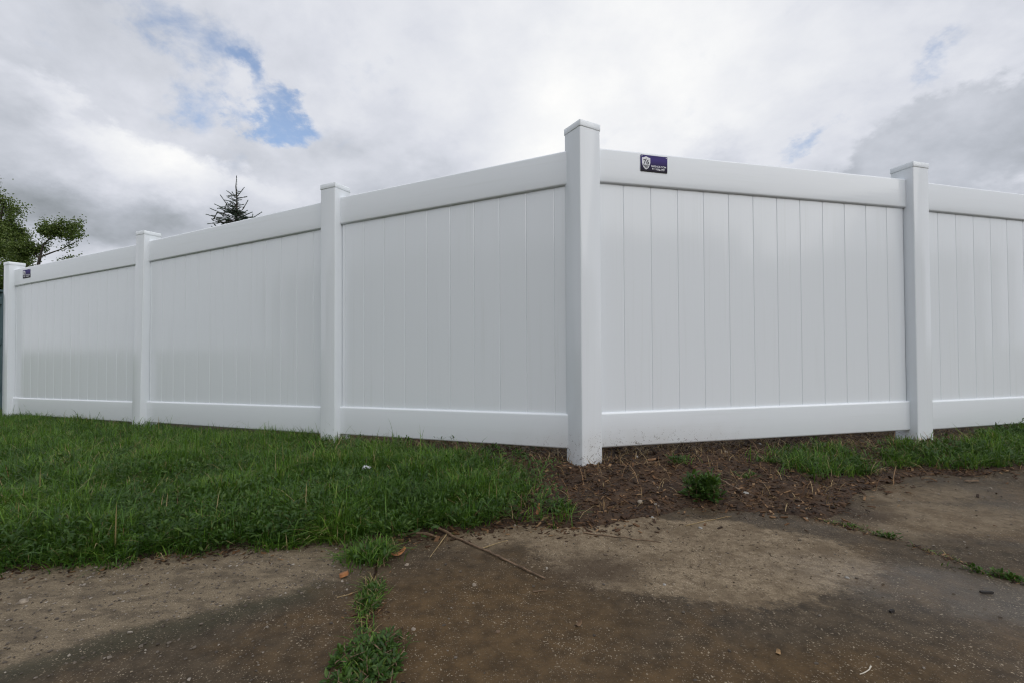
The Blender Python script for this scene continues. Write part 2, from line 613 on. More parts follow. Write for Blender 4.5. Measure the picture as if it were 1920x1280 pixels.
def paving_material():
    m, t, b, _ = mat('worn_paving')
    p = pos(t)
    wv = t.vm('SUBTRACT', t.noise(p, 2.4, 5, 0.6, color=True), (0.5, 0.5, 0.5))
    wv2 = t.vm('SUBTRACT', t.noise(p, 11.0, 5, 0.65, color=True), (0.5, 0.5, 0.5))
    q = t.vm('ADD', p, t.vm('ADD', t.vm('SCALE', wv, 0.30), t.vm('SCALE', wv2, 0.07)))

    brk = t.m('MULTIPLY', t.m('SUBTRACT', t.noise(p, 48, 6, 0.75), 0.5), 0.55)

    def el(cx, cy, ax, ay, rot, inner=0.7, outer=1.1):
        """stain on the paving: ellipse in plan"""
        a = R(rot)
        d = t.vm('SUBTRACT', q, (cx, cy, 0))
        u = t.m('DIVIDE', t.dot(d, (math.cos(a), math.sin(a), 0)), ax)
        v = t.m('DIVIDE', t.dot(d, (-math.sin(a), math.cos(a), 0)), ay)
        r = t.m('SQRT', t.m('ADD', t.m('MULTIPLY', u, u), t.m('MULTIPLY', v, v)))
        return t.ss(t.m('ADD', r, brk), inner, outer, 1.0, 0.0)

    x, y, z = t.sep(q)
    g1 = G(1285, 1028)
    silt = el(g1.x, g1.y, 0.50, 0.29, -8, 0.86, 1.02)
    g2 = G(960, 1003)
    silt = t.m('MAXIMUM', silt, t.m('MULTIPLY', el(g2.x, g2.y, 0.26, 0.09, 4, 0.4, 1.2), 0.9))
    g3 = G(1790, 980)
    silt = t.m('MAXIMUM', silt, t.m('MULTIPLY', el(g3.x, g3.y + 0.04, 0.46, 0.20, 6, 0.5, 1.1), 0.70))
    g3 = G(1720, 925)
    silt = t.m('MAXIMUM', silt, t.m('MULTIPLY', el(g3.x, g3.y, 0.30, 0.13, 14, 0.4, 1.15), 0.62))
    # dry strip along the lawn, bounded by a slanting tide line
    tide = t.m('SUBTRACT', t.m('MULTIPLY_ADD', brk, -0.12, y), t.m('MULTIPLY_ADD', x, 0.545, 0.884 + 0.545 * 0.98))
    silt_l = t.m('MULTIPLY', t.ss(tide, -0.03, 0.07), t.ss(x, -0.52, -0.36, 1.0, 0.0))
    moss = t.m('MULTIPLY', t.m('MULTIPLY', t.ss(tide, -0.10, -0.01), t.ss(tide, 0.0, 0.06, 1.0, 0.0)), t.ss(x, -0.52, -0.40, 1.0, 0.0))
    g5 = G(1110, 1062)
    damp = el(g5.x, g5.y, 0.16, 0.10, 10, 0.1, 1.25)
    g6 = G(1535, 945)
    damp2 = el(g6.x, g6.y, 0.34, 0.13, -30, 0.3, 1.15)
    g9 = G(1830, 1120)
    pool = el(g9.x, g9.y, 0.42, 0.20, -25, 0.3, 1.2)
    # mud film: brown, between the joints and in the near middle
    g7 = G(860, 1180)
    mud = el(g7.x + 0.05, g7.y, 0.40, 0.42, 0, 0.3, 1.3)
    g8 = G(1350, 1270)
    mud = t.m('MAXIMUM', mud, t.m('MULTIPLY', el(g8.x, g8.y, 0.75, 0.13, 6, 0.2, 1.2), 0.9))
    n_patch = t.noise(p, 3.5, 6, 0.62)
    mud = t.m('MAXIMUM', mud, t.m('MULTIPLY', t.ss(n_patch, 0.48, 0.66), 0.8))
    fine = t.noise(p, 170, 4, 0.65)
    grit = t.noise(p, 420, 2, 0.6)
    # aggregate showing in the worn surface
    pj = t.vm('ADD', p, t.vm('SCALE', t.noise(p, 300, 1, 0.5, color=True), 0.003))
    rc = t.sep(t.voro(pj, 260.0, out='Color'))[0]
    rcb = t.sep(t.voro(pj, 135.0, out='Color'))[1]
    agg = t.m('MULTIPLY', t.ss(t.voro(pj, 260.0), 0.22, 0.42, 1.0, 0.0), t.m('GREATER_THAN', rc, 0.62))
    aggb = t.m('MULTIPLY', t.ss(t.voro(pj, 135.0), 0.20, 0.34, 1.0, 0.0), t.m('GREATER_THAN', rcb, 0.88))
    agg = t.m('MULTIPLY', t.m('MAXIMUM', agg, aggb), t.ss(t.noise(p, 6.0, 4, 0.6), 0.36, 0.62, 0.25, 1.0))
    med = t.noise(p, 22, 6, 0.7)
    c = t.mix(t.ss(med, 0.3, 0.7), (0.036, 0.027, 0.018), (0.080, 0.061, 0.041))
    c = t.mix(t.m('MULTIPLY', mud, 0.9), c, t.mix(t.ss(med, 0.3, 0.7), (0.050, 0.032, 0.016), (0.104, 0.067, 0.034)))
    silt_c = t.mix(t.ss(t.noise(p, 300, 4, 0.8), 0.30, 0.66), (0.110, 0.084, 0.056), (0.300, 0.242, 0.172))
    silt_c = t.mix(t.ss(t.noise(p, 34, 6, 0.75), 0.44, 0.64, 0.0, 0.75), silt_c, (0.088, 0.064, 0.042))
    silt_c = t.mix(t.ss(t.noise(p, 7, 5, 0.65), 0.42, 0.66, 0.0, 0.8), silt_c, (0.100, 0.074, 0.048))
    worn_c = t.mix(t.ss(t.noise(p, 330, 3, 0.8), 0.30, 0.68), (0.085, 0.068, 0.047), (0.285, 0.232, 0.165))
    worn_c = t.mix(t.ss(t.noise(t.vm('MULTIPLY', p, (0.8, 1.6, 1)), 15, 6, 0.7), 0.42, 0.62, 0.0, 0.70), worn_c, (0.066, 0.053, 0.039))
    c = t.mix(t.m('MULTIPLY', silt_l, 0.9), c, worn_c)
    c = t.mix(t.m('MULTIPLY', moss, 0.55), c, (0.030, 0.032, 0.018))
    c = t.mix(silt, c, silt_c)
    c = t.mix(t.m('MULTIPLY', damp, 0.72), c, (0.044, 0.030, 0.020))
    c = t.mix(t.m('MULTIPLY', damp2, 0.88), c, t.mix(med, (0.018, 0.013, 0.010), (0.048, 0.034, 0.024)))
    dry = t.m('MAXIMUM', silt, silt_l)
    c = t.mix(t.m('MULTIPLY', agg, t.m('MULTIPLY_ADD', dry, 0.10, 0.80)), c, t.mix(rcb, (0.14, 0.108, 0.078), (0.40, 0.34, 0.26)))
    t.put(b.inputs['Base Color'], t.hsv(c, 1.12, 1.06))
    wet = t.m('MULTIPLY', t.m('SUBTRACT', 1.0, dry), t.ss(t.noise(p, 1.8, 4, 0.55), 0.35, 0.62))
    wet = t.m('MAXIMUM', wet, t.m('MULTIPLY', pool, 1.4))
    wet = t.m('MULTIPLY', wet, t.m('SUBTRACT', 1.0, damp2))
    t.put(b.inputs['Roughness'], t.m('MULTIPLY_ADD', wet, -0.28, t.m('MULTIPLY_ADD', fine, 0.15, 0.70)))
    t.put(b.inputs['Specular IOR Level'], t.m('MULTIPLY_ADD', pool, 0.35, 0.22))
    bump(t, t.m('ADD', t.m('ADD', t.m('MULTIPLY', fine, 0.8), t.m('MULTIPLY', grit, 0.35)), t.m('MULTIPLY_ADD', agg, 0.8, t.m('MULTIPLY', med, 0.9))), 0.60, 0.006, b)
    return m


M_GROUND = ground_material()
M_PAVE = paving_material()


# ------------------------------------------------------------------ ground sheet
def axis(lo, hi, step, far, grow=1.35):
    a = list(np.arange(lo, hi + 1e-6, step))
    s = step
    up = a[-1]
    while up < far:
        s *= grow
        up += s
        a.append(up)
    s = step
    dn = a[0]
    while dn > -far:
        s *= grow
        dn -= s
        a.insert(0, dn)
    return np.array(a)


gx = axis(-2.2, 3.6, 0.014, 600)
gy = axis(1.15, 3.4, 0.014, 600)
X, Y = np.meshgrid(gx, gy, indexing='ij')
Z = soil_z(X.ravel(), Y.ravel())
nx, ny = X.shape
idx = np.arange(nx * ny).reshape(nx, ny)
quads = np.stack([idx[:-1, :-1], idx[1:, :-1], idx[1:, 1:], idx[:-1, 1:]], -1).reshape(-1, 4)
me = mesh_np('ground', np.stack([X.ravel(), Y.ravel(), Z], -1), [quads], smooth=True, rnd=lawn_mask(X.ravel(), Y.ravel()), attr='lawn')
fa = me.attributes.new('far', 'FLOAT', 'POINT')
dist_f = Y.ravel() - y_fence(X.ravel())
fa.data.foreach_set('value', np.maximum(sstep(dist_f, 0.6, 1.6), sstep(np.abs(X.ravel()), 5.5, 9)).astype(np.float32))
ground = tag(obj('ground', me, M_GROUND), kind='structure')

# ------------------------------------------------------------------ paving: three worn slabs with open joints
j1 = [G(*p).xy for p in ((742, 985), (728, 1020), (706, 1060), (694, 1110), (688, 1170), (690, 1230), (692, 1290))]
j1.append(Vector((j1[-1].x - 0.03, -0.6)))
j1.append(Vector((j1[-1].x - 0.10, -9.0)))
j2 = [G(*p).xy for p in ((1330, 925), (1430, 948), (1540, 975), (1660, 1006), (1780, 1046), (1920, 1096))]
dj = (j2[-1] - j2[-2]).normalized()
j2.append(j2[-1] + dj * 3.0)
j2.append(j2[-1] + dj * 12.0)


def jag(pts, off, seed, amp=0.006):
    """a joint edge: the centre line shifted sideways and roughened"""
    r = random.Random(seed)
    out = []
    for a, b in zip(pts[:-1], pts[1:]):
        n = max(2, min(60, int((b - a).length / 0.02)))
        t = (b - a).normalized()
        nrm = Vector((-t.y, t.x))
        for k in range(n):
            out.append(a.lerp(b, k / n) + nrm * (off + r.uniform(-amp, amp)))
    out.append(pts[-1].copy())
    return out


def back_edge(x0, x1):
    xs = np.linspace(x0, x1, max(3, int(min(abs(x1 - x0), 8) / 0.08)))
    return [Vector((x, float(y_edge(np.array([x]))[0]) + 0.05)) for x in xs]


def slab(poly, z):
    bm = bmesh.new()
    vs_ = [bm.verts.new((p.x, p.y, z)) for p in poly]
    bm.faces.new(vs_)
    bmesh.ops.recalc_face_normals(bm, faces=bm.faces)
    f = bm.faces[:][0]
    if f.normal.z < 0:
        f.normal_flip()
    r = bmesh.ops.extrude_face_region(bm, geom=[f])
    for v in r['geom']:
        if isinstance(v, bmesh.types.BMVert):
            v.co.z = -0.028
    bmesh.ops.triangulate(bm, faces=bm.faces[:])
    return bm_mesh('paving_slab', bm)


pave = tag(empty('pavement'), kind='structure')
L_edge = jag(j1, -0.003, 1, 0.004)
R_edge = jag(j1, 0.003, 2, 0.004)
T_low = jag(j2, -0.007, 3, 0.004)
T_up = jag(j2, 0.007, 4, 0.004)
slab_l = back_edge(-30, j1[0].x - 0.03) + [p for p in L_edge] + [Vector((-30, -9))]
# orientation of the offsets: keep the slab that lies west of the joint to its west
if L_edge[3].x > R_edge[3].x:
    L_edge, R_edge = R_edge, L_edge
slab_l = back_edge(-30, L_edge[0].x - 0.01) + L_edge + [Vector((-30, -9))]
if T_low[3].y > T_up[3].y:
    T_low, T_up = T_up, T_low
slab_m = back_edge(R_edge[0].x + 0.01, T_low[0].x - 0.01) + T_low + [Vector((T_low[-1].x, -9))] + R_edge[::-1]
slab_r = back_edge(T_up[0].x + 0.02, 30) + [Vector((30, T_up[-1].y))] + T_up[::-1]
for poly, z in ((slab_l, 0.0), (slab_m, 0.001), (slab_r, -0.003)):
    obj('paving_slab', slab(poly, z), M_PAVE, pave)

# ------------------------------------------------------------------ the white vinyl fence
fence = tag(empty('vinyl_fence', (POST['A'][0], POST['A'][1], GROUND_Z['A'])),
            'white vinyl privacy fence with capped posts, turning a corner above the paving', 'fence')
FL = Vector(fence.location)


def fl(p):
    return Vector(p) - FL


PS = 0.1245
RH, RT = 0.172, 0.047                     # rail height and thickness
HR = 1.3042                               # top of top rail to top of bottom rail


def post_mesh(h):
    sec = rrect(PS, PS, 0.006, 3)
    return ring_loft('post', [[(x, y, z) for x, y in sec] for z in (-0.35, h)], True, 30)


def cap_mesh():
    def rg(s, z, r):
        return [(x, y, z) for x, y in rrect(s, s, r, 3)]
    c = 0.1295
    rings = [rg(PS - 0.004, -0.004, 0.004), rg(c - 0.001, -0.0005, 0.005), rg(c, 0.001, 0.0055), rg(c, 0.0275, 0.0055), rg(c - 0.0015, 0.0288, 0.006), rg(c - 0.008, 0.0296, 0.006), rg(0.012, 0.037, 0.003)]
    return ring_loft('post_cap', rings, True, 35)


CAP = cap_mesh()
for k in order:
    x, y, a, ct = POST[k]
    gz = GROUND_Z[k]
    top = HC + ct - 0.0285                # underside of the cap
    o = obj('post', post_mesh(top - gz), V_BOARD, fence, fl((x, y, gz)), (0, 0, R(a)))
    if k == 'C':                          # this post leans a little
        o.rotation_euler = (Matrix.Rotation(0.0145, 3, 'Y') @ Matrix.Rotation(R(a), 3, 'Z')).to_euler()
        o.location.x -= 0.012
    obj('post_cap', CAP, V_RAIL, o, (0, 0, top - gz))


def rail_mesh(name, p, q):
    """rail from p to q (top centre points); the ends stay plumb"""
    d = Vector((q.x - p.x, q.y - p.y, 0)).normalized()
    nrm = Vector((-d.y, d.x, 0))
    sec = rrect(RT, RH, 0.0105, 5)
    mk = lambda c: [c + nrm * a + Vector((0, 0, b - RH / 2)) for a, b in sec]
    c0 = p - p
    return ring_loft(name, [mk(c0), mk(q - p)], True, 35)


BW, BT, BH = 0.1524, 0.0190, HR - RH + 0.03


def board_mesh(wd):
    """tongue-and-groove board with eased edges; the seams stay open as shallow V grooves"""
    hw = wd / 2 - 0.0002
    e, ez = 0.0032, 0.0021
    crown = 0.0007
    half = [(-hw, BT / 2 - ez), (-hw + e, BT / 2), (-hw * 0.5, BT / 2 + crown * 0.75), (0, BT / 2 + crown), (hw * 0.5, BT / 2 + crown * 0.75), (hw - e, BT / 2), (hw, BT / 2 - ez)]
    prof = half + [(-x, -y) for x, y in half]
    return ring_loft('board', [[(x, y, 0) for x, y in prof], [(x, y, BH) for x, y in prof]], True, 20)


BOARD = board_mesh(BW)
runs = [('A', 'B', 0.9854, 0.9516, 0.1459), ('B', 'C', 0.9465, 0.8928, 0.1805), ('C', 'D', 0.8872, 0.8330, 0.2679), ('A', 'E', 0.9908, 0.9905, 0.2148), ('E', 'F', 0.985, 0.985, 0.2110), ('F', 'G', 0.985, 0.988, 0.1900)]
DIRS = {}
for a, b, ha, hb, t0 in runs:
    pa, pb = Vector((*POST[a][:2], 0)), Vector((*POST[b][:2], 0))
    d = (pb - pa).normalized()
    L = (pb - pa).length
    DIRS[a + b] = (pa, d, L, ha, hb)
    zt = lambda t: HC + ha + (hb - ha) * t / L
    e0, e1 = 0.035, L - 0.035
    p, q = pa + d * e0, pa + d * e1
    p.z, q.z = zt(e0), zt(e1)
    obj('top_rail', rail_mesh('top_rail', p, q), V_RAIL, fence, fl(p))
    p2, q2 = p - Vector((0, 0, HR)), q - Vector((0, 0, HR))
    obj('bottom_rail', rail_mesh('bottom_rail', p2, q2), V_RAIL, fence, fl(p2))
    rz = math.atan2(d.y, d.x)
    seams = [t0]
    while seams[0] - BW > 0.075:
        seams.insert(0, seams[0] - BW)
    while seams[-1] + BW < L - 0.075:
        seams.append(seams[-1] + BW)
    lo_end, hi_end = (0.050 if a != 'A' else 0.045), L - 0.0652
    ends = [lo_end] + seams + [hi_end]
    for s0, s1 in zip(ends[:-1], ends[1:]):
        wd = s1 - s0
        mid = (s0 + s1) / 2
        bmn = BOARD if abs(wd - BW) < 1e-4 else board_mesh(wd)
        c = pa + d * mid
        obj('board', bmn, V_BOARD, fence, fl((c.x, c.y, zt(mid) - HR - 0.015)), (0, 0, rz))


# ------------------------------------------------------------------ maker's plates
def sign_material():
    m, t, b, _ = mat('sign_print')
    oc = t.n('ShaderNodeTexCoord').outputs['Object']
    z = t.sep(oc)[2]
    t.put(b.inputs['Base Color'], t.ramp(t.ss(z, -0.040, 0.040, 0, 1, 'LINEAR'), [(0.0, (0.012, 0.010, 0.016)), (0.35, (0.024, 0.016, 0.070)), (0.75, (0.060, 0.040, 0.210)), (1.0, (0.050, 0.040, 0.170))]))
    b.inputs['Roughness'].default_value = 0.55
    b.inputs['Specular IOR Level'].default_value = 0.2
    return m


M_SIGN = sign_material()
M_PRINT = simple('sign_pale_print', (0.80, 0.81, 0.86), 0.5, 0.05, 80)
M_INK = simple('sign_dark_print', (0.020, 0.018, 0.045), 0.5, 0.05, 80)


def text_mesh(s, size, bold=0.0):
    cu = bpy.data.curves.new('lettering', 'FONT')
    cu.body = s
    cu.size = size
    cu.offset = bold
    cu.extrude = 0.0002
    cu.align_x = 'CENTER'
    cu.align_y = 'CENTER'
    tmp = bpy.data.objects.new('tmp_text', cu)
    col.objects.link(tmp)
    bpy.context.view_layer.update()
    me = bpy.data.meshes.new_from_object(tmp.evaluated_get(bpy.context.evaluated_depsgraph_get()))
    bpy.data.objects.remove(tmp)
    bpy.data.curves.remove(cu)
    # stand the letters up: local x across, z up, facing -y
    me.transform(Matrix.Rotation(math.pi / 2, 4, 'X'))
    me.name = 'lettering'
    return me


def flat(name, pts, th=0.0006):
    """outline in x-z, facing -y"""
    bm = bmesh.new()
    a = [bm.verts.new((x, -th, z)) for x, z in pts]
    b = [bm.verts.new((x, 0, z)) for x, z in pts]
    bm.faces.new(a)
    bm.faces.new(b[::-1])
    n = len(pts)
    for i in range(n):
        bm.faces.new((a[i], b[i], b[(i + 1) % n], a[(i + 1) % n]))
    bmesh.ops.triangulate(bm, faces=[f for f in bm.faces if len(f.verts) > 4])
    return bm_mesh(name, bm)


def shield(s):
    half = [(0, 1.0), (0.25, 0.90), (0.55, 0.80), (0.84, 0.78), (0.86, 0.35), (0.84, 0.0), (0.72, -0.38), (0.50, -0.70), (0.25, -0.88), (0, -1.0)]
    return [(x * s * 0.80, z * s) for x, z in half] + [(-x * s * 0.80, z * s) for x, z in half[-2:0:-1]]


def star(r, cx, cz):
    return [(cx + (r if i % 2 == 0 else r * 0.42) * math.sin(i * math.pi / 5), cz + (r if i % 2 == 0 else r * 0.42) * math.cos(i * math.pi / 5)) for i in range(10)]


def make_sign(label, loc, rz, tilt, W=0.150, Hh=0.083):
    s = tag(empty('fence_sign', loc, rz), label, 'sign', 'maker plates on the fence')
    s.rotation_euler = (0, tilt, rz)
    sec = rrect(W, Hh, 0.002, 2)
    obj('plate', ring_loft('plate', [[(x, 0.0, z) for x, z in sec], [(x, -0.0022, z) for x, z in sec]], True, 30), M_SIGN, s)
    f = -0.0023
    sh = obj('shield', flat('shield', shield(0.034)), M_PRINT, s, (-0.045, f, 0.001))
    obj('numerals', text_mesh('76', 0.034, 0.0003), M_INK, sh, (0, -0.0012, 0.0035))
    obj('star', flat('star', star(0.0030, 0, 0.0195)), M_INK, sh, (0, -0.0008, 0))
    for i, (xx, zz, hh) in enumerate(((-0.0155, -0.0125, .0028), (-0.0093, -0.0140, .0040), (-0.0031, -0.015, .005), (0.0031, -0.015, .005), (0.0093, -0.0140, .0040), (0.0155, -0.0125, .0028), (-0.0060, -0.0215, .0030), (0.0, -0.0240, .0042), (0.0060, -0.0215, .0030))):
        obj('stripe', flat('stripe', [(xx - .0017, zz - hh), (xx + .0017, zz - hh), (xx + .0017, zz + hh), (xx - .0017, zz + hh)]), M_INK, sh, (0, -0.0008, 0))
    for xx in (-W / 2 + 0.007, W / 2 - 0.007):
        obj('rivet', ring_loft('rivet', [[(xx + 0.0022 * math.cos(a), f - d, Hh / 2 - 0.007 + 0.0022 * math.sin(a)) for a in np.linspace(0, 6.283, 9)[:-1]] for d in (0, 0.0008)], True, 40), M_PRINT, s)
    obj('web_address', text_mesh('76FENCE.COM', 0.0132, 0.0002), M_PRINT, s, (0.025, f - 0.0003, -0.0135))
    obj('phone_number', text_mesh('866-872-1776', 0.0130, 0.0006), M_PRINT, s, (0.025, f - 0.0003, -0.0285))
    return s


def on_rail(run, px, below):
    """point on the front face of a top rail seen at photo column px"""
    pa, d, L, ha, hb = DIRS[run]
    nrm = Vector((d.y, -d.x, 0))
    if nrm.y > 0:
        nrm = -nrm
    best = None
    for i in range(4001):
        t = L * i / 4000
        c = pa + d * t + nrm * (RT / 2 + 0.0012)
        c.z = HC + ha + (hb - ha) * t / L - below
        r = CR.transposed() @ (c - Vector((0, 0, HC)))
        e = abs(960 + FPX * r.x / -r.z - px)
        if best is None or e < best[0]:
            best = (e, c, (hb - ha) / L)
    return best[1], math.atan2(nrm.x, -nrm.y), best[2]


c, rz, sl = on_rail('AE', 1226, 0.057)
make_sign('dark purple plate with a pale shield on the rail right of the corner post', c, rz, 0.012)
c, rz, sl = on_rail('CD', 50, 0.070)
make_sign('tiny dark purple plate on the rail beside the far left post', c, rz, -0.02)

# pale-rimmed hollow under the rail beside the right-hand post
def hollow():
    pa, d, L, ha, hb = DIRS['AE']
    c = G(1689, 822, 0.055)
    o = tag(empty('burrow_hole', (c.x, 2.62, 0.045), R(13)), 'small dark arched hollow with a pale rim under the rail by the right post', 'hole')
    rings = []
    n = 14
    for k in range(n + 1):
        a = math.pi * k / n
        cx, cz = 0.030 * math.cos(a), 0.034 * math.sin(a)
        rings.append([(cx + 0.006 * math.cos(a) * math.cos(b), 0.010 * math.sin(b), cz + 0.006 * math.sin(a) * math.cos(b)) for b in np.linspace(0, 2 * math.pi, 7)[:-1]])
    obj('rim', ring_loft('rim', rings, True, 60), simple('pale_concrete', (0.42, 0.38, 0.32), 0.85, 0.3, 60, 0.4), o)
    rings = [[(r * math.cos(a), y, max(-0.01, r * math.sin(a))) for a in np.linspace(0, 2 * math.pi, 17)[:-1]] for r, y in ((0.029, 0.004), (0.026, 0.05), (0.018, 0.09), (0.004, 0.11))]
    obj('inside', ring_loft('inside', rings, False, 60), simple('hole_soil', (0.03, 0.02, 0.014), 0.95, 0.4, 60, 0.5), o)


hollow()


# ------------------------------------------------------------------ vegetation builders
def blades(px, py, pz, h, wd, lean, az, rnd, bend=1.0):
    """grass blades: 2 quads and a tip each"""
    n = len(px)
    dx, dy = np.cos(az), np.sin(az)
    sx, sy = -dy, dx
    V = np.zeros((n, 7, 3), np.float32)
    for k, (f, wf) in enumerate(((0.0, 0.8), (0.40, 1.0), (0.75, 0.70))):
        out = lean * h * (f ** 1.8) * bend
        up = h * f * (1 - 0.35 * lean * f)
        for s in (0, 1):
            sg = (s * 2 - 1) * wd * 0.5 * wf
            V[:, 2 * k + s, 0] = px + dx * out + sx * sg
            V[:, 2 * k + s, 1] = py + dy * out + sy * sg
            V[:, 2 * k + s, 2] = pz + up
    V[:, 6, 0] = px + dx * lean * h * bend
    V[:, 6, 1] = py + dy * lean * h * bend
    V[:, 6, 2] = pz + h * (1 - 0.42 * lean)
    base = np.arange(n)[:, None] * 7
    q = np.concatenate([base + np.array([0, 1, 3, 2]), base + np.array([2, 3, 5, 4])])
    t = base + np.array([4, 5, 6])
    return V.reshape(-1, 3), q, t, np.repeat(rnd, 7)


def grass_object(name, x, y, hmul, label, stray=0.0):
    n = len(x)
    s = y - y_edge(x)
    z = soil_z(x, y) - 0.006
    hn = vn2(x, y, 5.5, 3)
    h = (0.020 + 0.100 * hn) * (0.65 + 0.7 * rng.random(n)) * hmul
    tall = rng.random(n) < 0.02
    h = np.where(tall, h * 1.9, h)
    lean = np.clip(rng.normal(0.80, 0.40, n), 0.05, 1.45)
    az = rng.random(n) * 2 * math.pi
    wd = 0.0018 + 0.0022 * rng.random(n)
    rnd = np.clip(0.42 + 0.20 * rng.normal(size=n) + (hn - 0.5) * 0.5, 0, 0.95)
    dead = rng.random(n) < 0.045
    rnd = np.where(dead, 1.0, rnd)
    V, q, t, r = blades(x, y, z, h, wd, lean, az, rnd)
    o = obj(name, mesh_np(name, V, [q, t], r), M_GRASS)
    return tag(o, label, 'grass', kind='stuff')


def scatter(n, x0, x1, y0, y1, dens):
    x = rng.uniform(x0, x1, n)
    y = rng.uniform(y0, y1, n)
    k = rng.random(n) < dens(x, y)
    return x[k], y[k]


def clump(x, y):
    return 0.35 + 0.9 * vn(x, y, 14, 2)


def lawn_d(x, y):
    return lawn_mask(x, y) * clump(x, y) * (x < 0.9)


xa, ya = scatter(370000, -6.6, 0.55, 1.0, 5.2, lambda x, y: lawn_d(x, y) * np.where(y < 2.9, 1.0, 0.75))
xb, yb = scatter(130000, -2.0, 0.4, 1.2, 2.4, lawn_d)
grass_object('lawn_grass', np.concatenate([xa, xb]), np.concatenate([ya, yb]), 1.0, 'dense green grass covering the bank before the left fence run')
xa, ya = scatter(260000, 0.8, 5.4, 1.7, 3.7, lambda x, y: lawn_mask(x, y) * clump(x, y) * (x > 0.8))
grass_object('verge_grass', xa, ya, 0.95, 'green grass strip between paving and right fence run')

# scattered thin blades on the dug soil and dead grass under the rails
def straw_object(name, x, y, hmul, label, flat_=0.9):
    n = len(x)
    z = np.where(y - y_edge(x) > 0, soil_z(x, y), 0.002) + 0.001
    h = (0.025 + 0.055 * rng.random(n)) * hmul
    lean = np.clip(rng.normal(flat_, 0.25, n), 0.3, 1.6)
    V, q, t, r = blades(x, y, z, h, 0.0015 + 0.0015 * rng.random(n), lean, rng.random(n) * 6.283, rng.random(n), 1.4)
    V[:, 2] = np.maximum(V[:, 2], np.repeat(z, 7) + 0.0015)
    return tag(obj(name, mesh_np(name, V, [q, t], r), M_STRAW), label, 'straw', kind='stuff')


def straw_d(x, y):
    f = y_fence(x) - y
    s = y - y_edge(x)
    near = np.exp(-((f + 0.10) / 0.22) ** 2)
    return np.clip((near * 0.8 + 0.16 * (s > 0) + 0.03) * (0.3 + vn(x, y, 8, 3)), 0, 1) * (s > -0.03)


xs, ys = scatter(24000, -1.6, 3.2, 1.6, 3.5, straw_d)
straw_object('dry_grass', xs, ys, 0.8, 'brown dead grass and straw lying along the fence foot')
xs, ys = scatter(5200, -2.4, 2.4, 1.1, 2.8, lambda x, y: lawn_mask(x, y) * 0.6)
straw_object('lawn_straw', xs, ys + 0.0, 1.1, 'pale dead stalks strewn through the green lawn', 0.6)
xs, ys = scatter(1100, -0.4, 2.4, 1.55, 3.0, lambda x, y: (1 - lawn_mask(x, y)) * (y - y_edge(x) > -0.06) * 0.55)
straw_object('root_litter', xs, ys, 1.5, 'thin roots and long dry stalks tangled over the dug soil', 1.1).data.materials[0] = M_BARKBIT


def along(pts, n, spread_):
    P_ = np.array([tuple(p) for p in pts])
    L_ = np.r_[0, np.cumsum(np.linalg.norm(np.diff(P_, axis=0), axis=1))]
    t_ = rng.random(n) * min(L_[-1], 2.2)
    k_ = vn(t_, t_ * 0, 16, 2) > 0.42
    t_ = t_[k_]
    return np.interp(t_, L_, P_[:, 0]) + rng.normal(0, spread_, len(t_)), np.interp(t_, L_, P_[:, 1]) + rng.normal(0, spread_, len(t_))


def joint_growth(name, x, y, hmul, label):
    n = len(x)
    V, q, t, r = blades(x, y, np.full(n, -0.003), (0.012 + 0.026 * rng.random(n)) * hmul, 0.0014 + 0.0014 * rng.random(n), np.clip(rng.normal(0.9, 0.4, n), 0.1, 1.5), rng.random(n) * 6.283, np.where(rng.random(n) < 0.45, 1.0, rng.random(n) * 0.8), 1.2)
    tag(obj(name, mesh_np(name, V, [q, t], r), M_GRASS), label, 'grass', kind='stuff')


xj, yj = along(j1[:7], 900, 0.011)
joint_growth('joint_grass', xj, yj, 1.0, 'sparse thin grass lining the left paving joint')
xj2, yj2 = along(j2[:6], 240, 0.005)
joint_growth('joint_grass', xj2, yj2, 0.6, 'short sparse grass lining the slanting right paving joint')


# bark mulch bits
def chips(name, x, y, size, label, material, zoff=0.002, cat='mulch'):
    n = len(x)
    z = np.where(y - y_edge(x) > 0, soil_z(x, y), 0.0015) + zoff
    L = size * (0.4 + 1.2 * rng.random(n) ** 2)
    wd = L * (0.15 + 0.35 * rng.random(n))
    th = wd * 0.35
    az = rng.random(n) * 6.283
    tl = rng.normal(0, 0.30, n)
    c, s = np.cos(az), np.sin(az)
    V = np.zeros((n, 8, 3), np.float32)
    i = 0
    for a in (-1, 1):
        for b in (-1, 1):
            for d in (-1, 1):
                lx = a * L * 0.5 * (0.85 + 0.3 * rng.random(n))
                ly = b * wd * 0.5 * (0.7 + 0.5 * rng.random(n))
                V[:, i, 0] = x + c * lx - s * ly
                V[:, i, 1] = y + s * lx + c * ly
                V[:, i, 2] = z + d * th * 0.5 + lx * np.sin(tl)
                i += 1
    fq = np.array([[0, 1, 3, 2], [4, 6, 7, 5], [0, 4, 5, 1], [2, 3, 7, 6], [0, 2, 6, 4], [1, 5, 7, 3]])
    q = (np.arange(n)[:, None, None] * 8 + fq[None]).reshape(-1, 4)
    return tag(obj(name, mesh_np(name, V.reshape(-1, 3), [q], np.repeat(rng.random(n), 8)), material), label, cat, kind='stuff')


def soil_d(x, y):
    s = y - y_edge(x)
    return (1 - 0.85 * lawn_mask(x, y)) * np.where(s > -0.01, 1.0, 0.45 * np.exp((s + 0.01) / 0.07)) * (0.25 + 0.9 * vn2(x, y, 5, 3))


xs, ys = scatter(36000, -0.6, 2.6, 1.45, 3.4, soil_d)
chips('bark_mulch', xs, ys, 0.016, 'dark bark crumbs covering the dug soil at the corner', M_BARKBIT)

